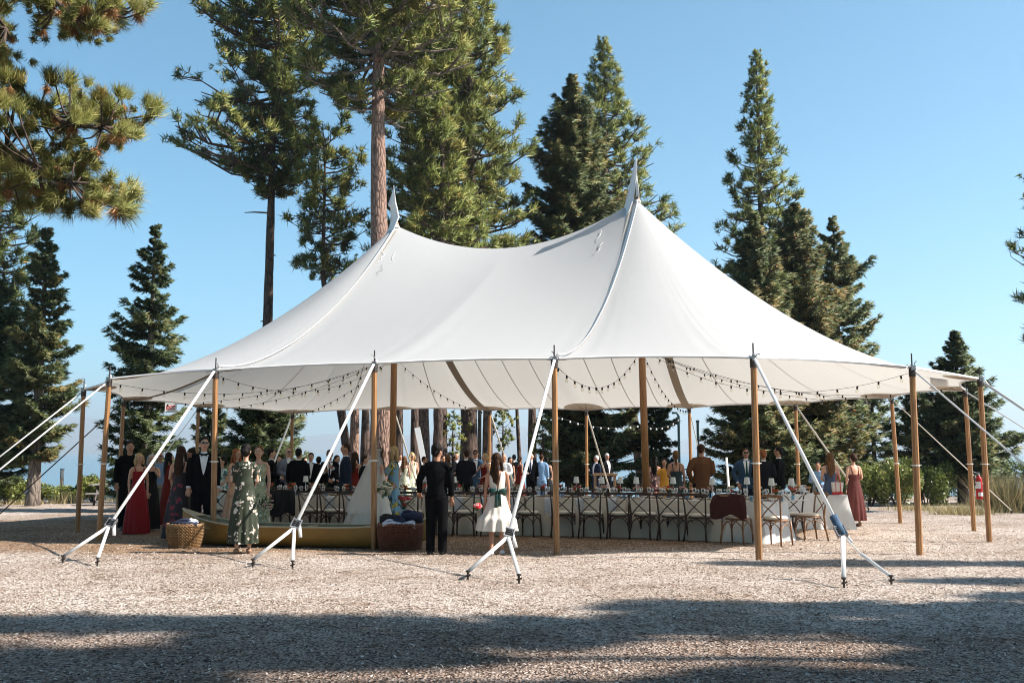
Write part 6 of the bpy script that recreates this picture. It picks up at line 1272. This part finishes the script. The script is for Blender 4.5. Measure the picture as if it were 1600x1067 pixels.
person(469, 701, 23.6, 175, 'broad man in a black suit seen from behind right of the back left pole', 'suit', 'short', 'h_black', 'skin_t', ('hold', 'down'), mat_top='s_black')
person(488, 707, 26.5, 8, 'person in black raising both hands to the head', 'suit', 'short', 'h_brown', 'skin', ('wave', 'down'), mat_top='s_black')
person(517, 703, 23.8, 12, 'man in a black suit with open collar of white shirt and dark tie and sunglasses', 'suit', 'short', 'h_brown', 'skin_t', ('drink', 'hold'), sung=True, mat_top='s_black', tie='tie_n')
person(529, 712, 25.8, 45, 'brown-haired woman between the man with sunglasses and the man in navy', 'dress', 'updo', 'h_brown', 'skin', ('hold', 'down'), True, mat_top='d_black')
person(541, 693, 22.0, -70, 'tall man in a navy suit facing left at the table behind the canoe', 'suit', 'short', 'h_brown', 'skin_t', ('drink', 'down'), mat_top='s_navy')
person(557, 706, 26.6, 150, 'woman in dark red with loose brown hair behind the man in navy', 'dress', 'long', 'h_brown', 'skin', ('down', 'down'), True, mat_top='d_rust')
pb, gB, sB = person(596, 700, 18.2, 108, 'bride in a strapless ivory gown with a long veil', 'dress', 'long', 'h_brown', 'skin_t', ('hold', 'hold'), True, mat_top='d_lace', hem=.72, hemr=.24, neck=1.27, strap=False, group='bride')
# full skirt and veil
mb = MB(); mb.grid(lambda u, v: Vector(((.14 + .36 * v ** 1.1) * (1 + .07 * math.sin(u * 2 * math.pi * 15) * v) * math.cos(2 * math.pi * u), .02 + (.12 + .42 * v ** 1.1) * (1 + .07 * math.sin(u * 2 * math.pi * 15) * v) * math.sin(2 * math.pi * u) + .15 * v, 1.06 - 1.05 * v)), 110, 18); mb.build('skirt', M['d_white'], pb, smooth=True)
def veil_fn(u, v):
    a = math.pi * (-.12 + 1.24 * u); r_ = .085 + .52 * max(0, v - .05) ** .95; w_ = 1 + .06 * math.sin(u * 34) * v + .03 * math.sin(u * 61 + 1) * v
    return Vector((r_ * w_ * math.cos(a) * (1.0 if v > .1 else 1), .03 + r_ * w_ * math.sin(a) * 1.15 + .05 * v, 1.74 - .05 * (1 - v) * 0 - 1.68 * v - .02 * math.cos(u * 20) * v))
mb = MB(); mb.grid(veil_fn, 90, 26); mb.grid(lambda u, v: veil_fn(u, v * .70) * 1.0 + Vector((0, .03 + .03 * v, .006)), 60, 16); mb.build('veil', M['veil'], pb, smooth=True)
person(615, 698, 18.5, -82, 'blonde woman in a blue abstract-print dress wiping her face beside the bride', 'dress', 'bob', 'h_blond', 'skin', ('face', 'face'), True, mat_top='p_blue', hem=.25, hemr=.26, neck=1.40, sleeve='long', head=8, waist=1.2)
person(684, 696, 15.75, 172, 'boy in a black shirt and trousers seen from behind beside the canoe', 'shirt', 'messy', 'h_black', 'skin_t', ('down', ((.30, -.02, 1.17), (.33, -.20, .97))), mat_top='s_black', mat_low='s_black', legs='stand', shoe='shoe_b', head=-25)
pg, gG, sG = person(777, 708, 15.8, 186, 'girl in a white knee-length dress with a dark green bow seen from behind', 'dress', 'long', 'h_brown', 'skin_t', ('down', 'down'), True, mat_top='d_white', hem=.42, hemr=.35, neck=1.42, back_v=True, shoe='shoe_w', legs='step', head=-35)
mb = MB(); mb.tube([(.150 * math.cos(a), .012 + .115 * math.sin(a), 1.10) for a in np.linspace(0, 2 * math.pi, 33)], .012, ry=.035, n=6, cap=False, up=(0, 0, 1)); mb.build('sash', M['satin_green'], pg, smooth=True)
mb = MB()
for s in (-1, 1):
    mb.slab(lambda u, v: Vector((s * (.01 + .125 * u), .135 + .03 * math.sin(u * math.pi) * (1 - abs(2 * v - 1)) + .01, 1.10 - .02 * u + (v - .5) * (.05 + .10 * u))), 6, 5, .006)
    mb.slab(lambda u, v: Vector((s * .022 + (u - .5) * (.045 + .03 * v) + s * .02 * v, .145 + .015 * math.sin(v * 6) + .03 * v, 1.08 - (.44 + .03 * s) * v)), 3, 10, .005)
mb.ell((0, .15, 1.10), (.028, .025, .034), 8, 6); mb.build('bow', M['satin_green'], pg, smooth=True)
# the crowd beyond the tables
crowd = [(478, 714, 31, 60, 'distant guest in a dark suit between the two backs left of the strap', 'suit', 'short', 'h_brown', 's_navy', 0), (549, 714, 30, -40, 'distant guest in white between the man in navy and the bride', 'shirt', 'short', 'h_brown', 'shirt_w', 0),
         (626, 709, 36, 20, 'man in a dark suit just right of the blonde woman in blue', 'suit', 'short', 'h_brown', 's_black', 0), (711, 714, 37, 150, 'far guest in black beside the cream-topped woman', 'dress', 'long', 'h_brown', 'd_black', 1),
         (736, 713, 36, 170, 'far guest in navy half hidden behind the broad dark back', 'suit', 'short', 'h_brown', 's_navy', 0), (764, 713, 37, 200, 'far guest in a black suit beside the back middle pole', 'suit', 'short', 'h_black', 's_black', 0), (796, 714, 36, 30, 'far woman in teal behind the man in the grey shirt', 'dress', 'long', 'h_brown', 'd_teal', 1),
         (634, 713, 33, 160, 'woman in a pale dress at the right of the white leaning board, far crowd', 'dress', 'long', 'h_lbrown', 'p_cream', 1), (645, 707, 34, 10, 'woman in a cream and green dress left of the white leaning board', 'dress', 'bob', 'h_blond', 'p_cream', 1),
         (668, 713, 31, 100, 'dark-haired person right of the white leaning board', 'shirt', 'short', 'h_brown', 'shirt_w', 0), (693, 711, 34, 20, 'guest behind the right shoulder of the boy in black', 'suit', 'short', 'h_brown', 's_black', 0),
         (704, 711, 30, 120, 'long-haired blonde woman in a cream top right of the boy in black', 'dress', 'long', 'h_lbrown', 'd_white', 1), (716, 708, 34, 60, 'man facing right behind the broad dark back in the crowd', 'suit', 'bald', 'h_brown', 's_black', 0),
         (729, 703, 28.5, 175, 'broad-backed man in a dark suit between the boy and the girl', 'suit', 'short', 'h_brown', 's_char', 0), (743, 703, 31, 5, 'man with sunglasses in a blue suit facing us left of the girl', 'suit', 'short', 'h_brown', 's_blue', 0),
         (757, 708, 29, -50, 'blonde woman in dark red reaching out left of the girl in white', 'dress', 'updo', 'h_blond', 'd_rust', 1), (770, 712, 33, 30, 'guest in black behind the girl in white', 'suit', 'short', 'h_brown', 's_black', 0), (787, 709, 32, -20, 'man in a grey shirt right behind the head of the girl', 'shirt', 'bald', 'h_grey', 'shirt_w', 0),
         (803, 710, 39, 175, 'man in black seen from behind against the lake', 'suit', 'short', 'h_black', 's_black', 0), (812, 713, 38, 120, 'woman in a rust brown dress against the lake', 'dress', 'updo', 'h_brown', 'd_rust', 1), (830, 708, 37, -12, 'man in a dark suit and navy tie facing us against the lake', 'suit', 'bald', 'h_grey', 's_black', 0),
         (846, 710, 37, 160, 'man in a light blue suit seen from behind against the lake', 'suit', 'short', 'h_brown', 's_lblue', 0), (854, 714, 38, 170, 'woman in black beside the man in the light blue suit', 'dress', 'long', 'h_black', 'd_black', 1),
         (929, 711, 36, -60, 'white-haired man in a navy suit in front of the dark firs', 'suit', 'short', 'h_white', 's_navy', 0), (947, 708, 37, 40, 'white-haired man in black right of the man in navy', 'suit', 'short', 'h_white', 's_black', 0), (1021, 713, 28.5, 160, 'person in dark purple behind the woman in mustard', 'dress', 'long', 'h_black', 'p_pink', 1),
         (500, 713, 27.5, 175, 'guest in black just left of the man with sunglasses', 'suit', 'short', 'h_black', 's_black', 0), (575, 711, 24, 120, 'guest in a dark suit half hidden left of the bride', 'suit', 'short', 'h_brown', 's_black', 0), (439, 712, 29, 20, 'distant guest in black between two men in suits', 'suit', 'short', 'h_brown', 's_black', 0)]
for px, py, d, rot, lb, kit, hr, hcol, mt, fm in crowd:
    person(px, py, d, rot, lb, kit, hr, hcol, random.choice(['skin', 'skin_t']), random.choice([('hold', 'down'), ('down', 'hold'), ('drink', 'down'), ('down', 'down')]) if 'reaching' not in lb else ('reach', 'hold'), bool(fm), mat_top=mt, sung='sunglasses' in lb, tie='tie_n' if 'tie' in lb else None, mat_low='khaki' if kit == 'shirt' else None, neck=1.36, head=random.uniform(-30, 30), lean=random.uniform(-2.5, 2.5))
person(1036, 716, 26, 10, 'woman with long dark hair in a mustard yellow dress', 'dress', 'long', 'h_brown', 'skin', ('down', 'down'), True, mat_top='d_must', neck=1.38, sleeve='short', head=-20)
person(1054, 704, 24.6, 178, 'woman with a fair ponytail in a dark backless dress', 'dress', 'pony', 'h_lbrown', 'skin_t', ('down', 'hold'), True, mat_top='d_teal', neck=1.26, hemr=.34)
person(1094, 694, 22.6, 176, 'man in a brown jacket seen from behind', 'coat', 'short', 'h_brown', 'skin_t', ('hold', 'pocket'), mat_top='s_brown', mat_low='s_black', head=-20)
person(1163, 700, 24.3, -8, 'man in a blue suit with a dark teal tie and sunglasses', 'suit', 'short', 'h_brown', 'skin_t', ('pocket', 'down'), sung=True, mat_top='s_blue', mat_low='s_navy', tie='tie_t')
person(1190, 703, 23.4, 170, 'ginger-haired man in a black suit seen from behind at the front right pole', 'suit', 'short', 'h_ginger', 'skin_t', ('hold', 'hold'), mat_top='s_char')
person(1213, 698, 24.0, -118, 'dark-haired man in a black jacket and white shirt facing left', 'suit', 'short', 'h_black', 'skin_t', ('hold', 'down'), sung=True, mat_top='s_black')
person(1274, 722, 25.5, -30, 'guest in a light blue shirt behind the farther table', 'shirt', 'short', 'h_brown', 'skin_t', ('drink', 'hold'), mat_top='s_lblue', mat_low='khaki', cup='l')
pn, gn, sn = person(1293, 708, 22.3, 168, 'woman with long light brown hair in a slate navy satin dress seen from behind', 'dress', 'long', 'h_lbrown', 'skin', ('hold', 'hold'), True, mat_top='d_navy', neck=1.28, hem=.25, hemr=.20, head=10)
person(1329, 708, 23.4, 192, 'woman with brown hair in a long crinkled maroon strappy dress', 'dress', 'updo', 'h_brown', 'skin', ('hold', 'hold'), True, mat_top='d_maroon', neck=1.24, hem=.14, hemr=.26, shoe='shoe_t')
# tote bag, bouquets
bg_ = at(1309, 764, 22.0); e = empty('tote_bag', (bg_.x, bg_.y, bg_.z - .12), R(10), 'cream tote bag with a red base hanging beside the woman in navy', 'bag')
mb = MB(); mb.slab(lambda u, v: ((u - .5) * (.34 + .06 * v), .05 * math.cos((u - .5) * 3), .08 + v * .30), 6, 4, .05); mb.build('body', M['d_white'], e, smooth=True); mb = MB(); mb.slab(lambda u, v: ((u - .5) * .35, .05 * math.cos((u - .5) * 3), v * .08), 6, 2, .055); mb.build('base', M['petal_r'], e, smooth=True)
mb = MB(); mb.tube([(-.08, -.03, .02), (-.075, -.03, .36), (-.03, 0, .62), (.03, 0, .62), (.075, -.03, .36), (.08, -.03, .02)], .012, n=5); mb.build('handle', M['petal_r'], e); e.scale = (.72, .72, .72)
def bouquet(loc, s, label, cols, seed):
    r = np.random.default_rng(seed); e = empty('bouquet', loc, 0, label, 'bouquet'); b = MB(); g_ = MB()
    for i in range(30):
        v = r.normal(size=3); v /= np.linalg.norm(v); c = Vector(v * s * r.uniform(.5, .95))
        for j in range(6): b.ell(tuple(c + Vector((math.cos(j) * .02, math.sin(j) * .02, 0))), (.024, .024, .015), 6, 4, int(r.integers(len(cols))))
    for i in range(34):
        v = r.normal(size=3); v /= np.linalg.norm(v); c = Vector(v * s * r.uniform(.6, 1.1)); q = Vector(r.normal(0, .018, 3)); g_.add([c - q, c + Vector((0, 0, .05)), c + q, c - Vector((0, 0, .05))], [(0, 1, 2, 3)])
    b.build('blossoms', [M[c] for c in cols], e, smooth=True); g_.build('leaves', M['greenery'], e)
q = at(416, 786, 18.0); bouquet(q, .13, 'cream and green bouquet held by the woman in the pale green dress', ['petal_w', 'petal_w', 'petal_p'], 1)
q = at(601, 764, 17.3); bouquet(q, .14, 'cream dried-flower bouquet between the bride and the woman in blue', ['petal_w', 'petal_w'], 2)
q = at(746, 790, 15.6); bouquet(q, .045, 'small red posy in the left hand of the girl in white', ['petal_r', 'petal_p'], 3)

bpy.data.scenes.remove(WORK)
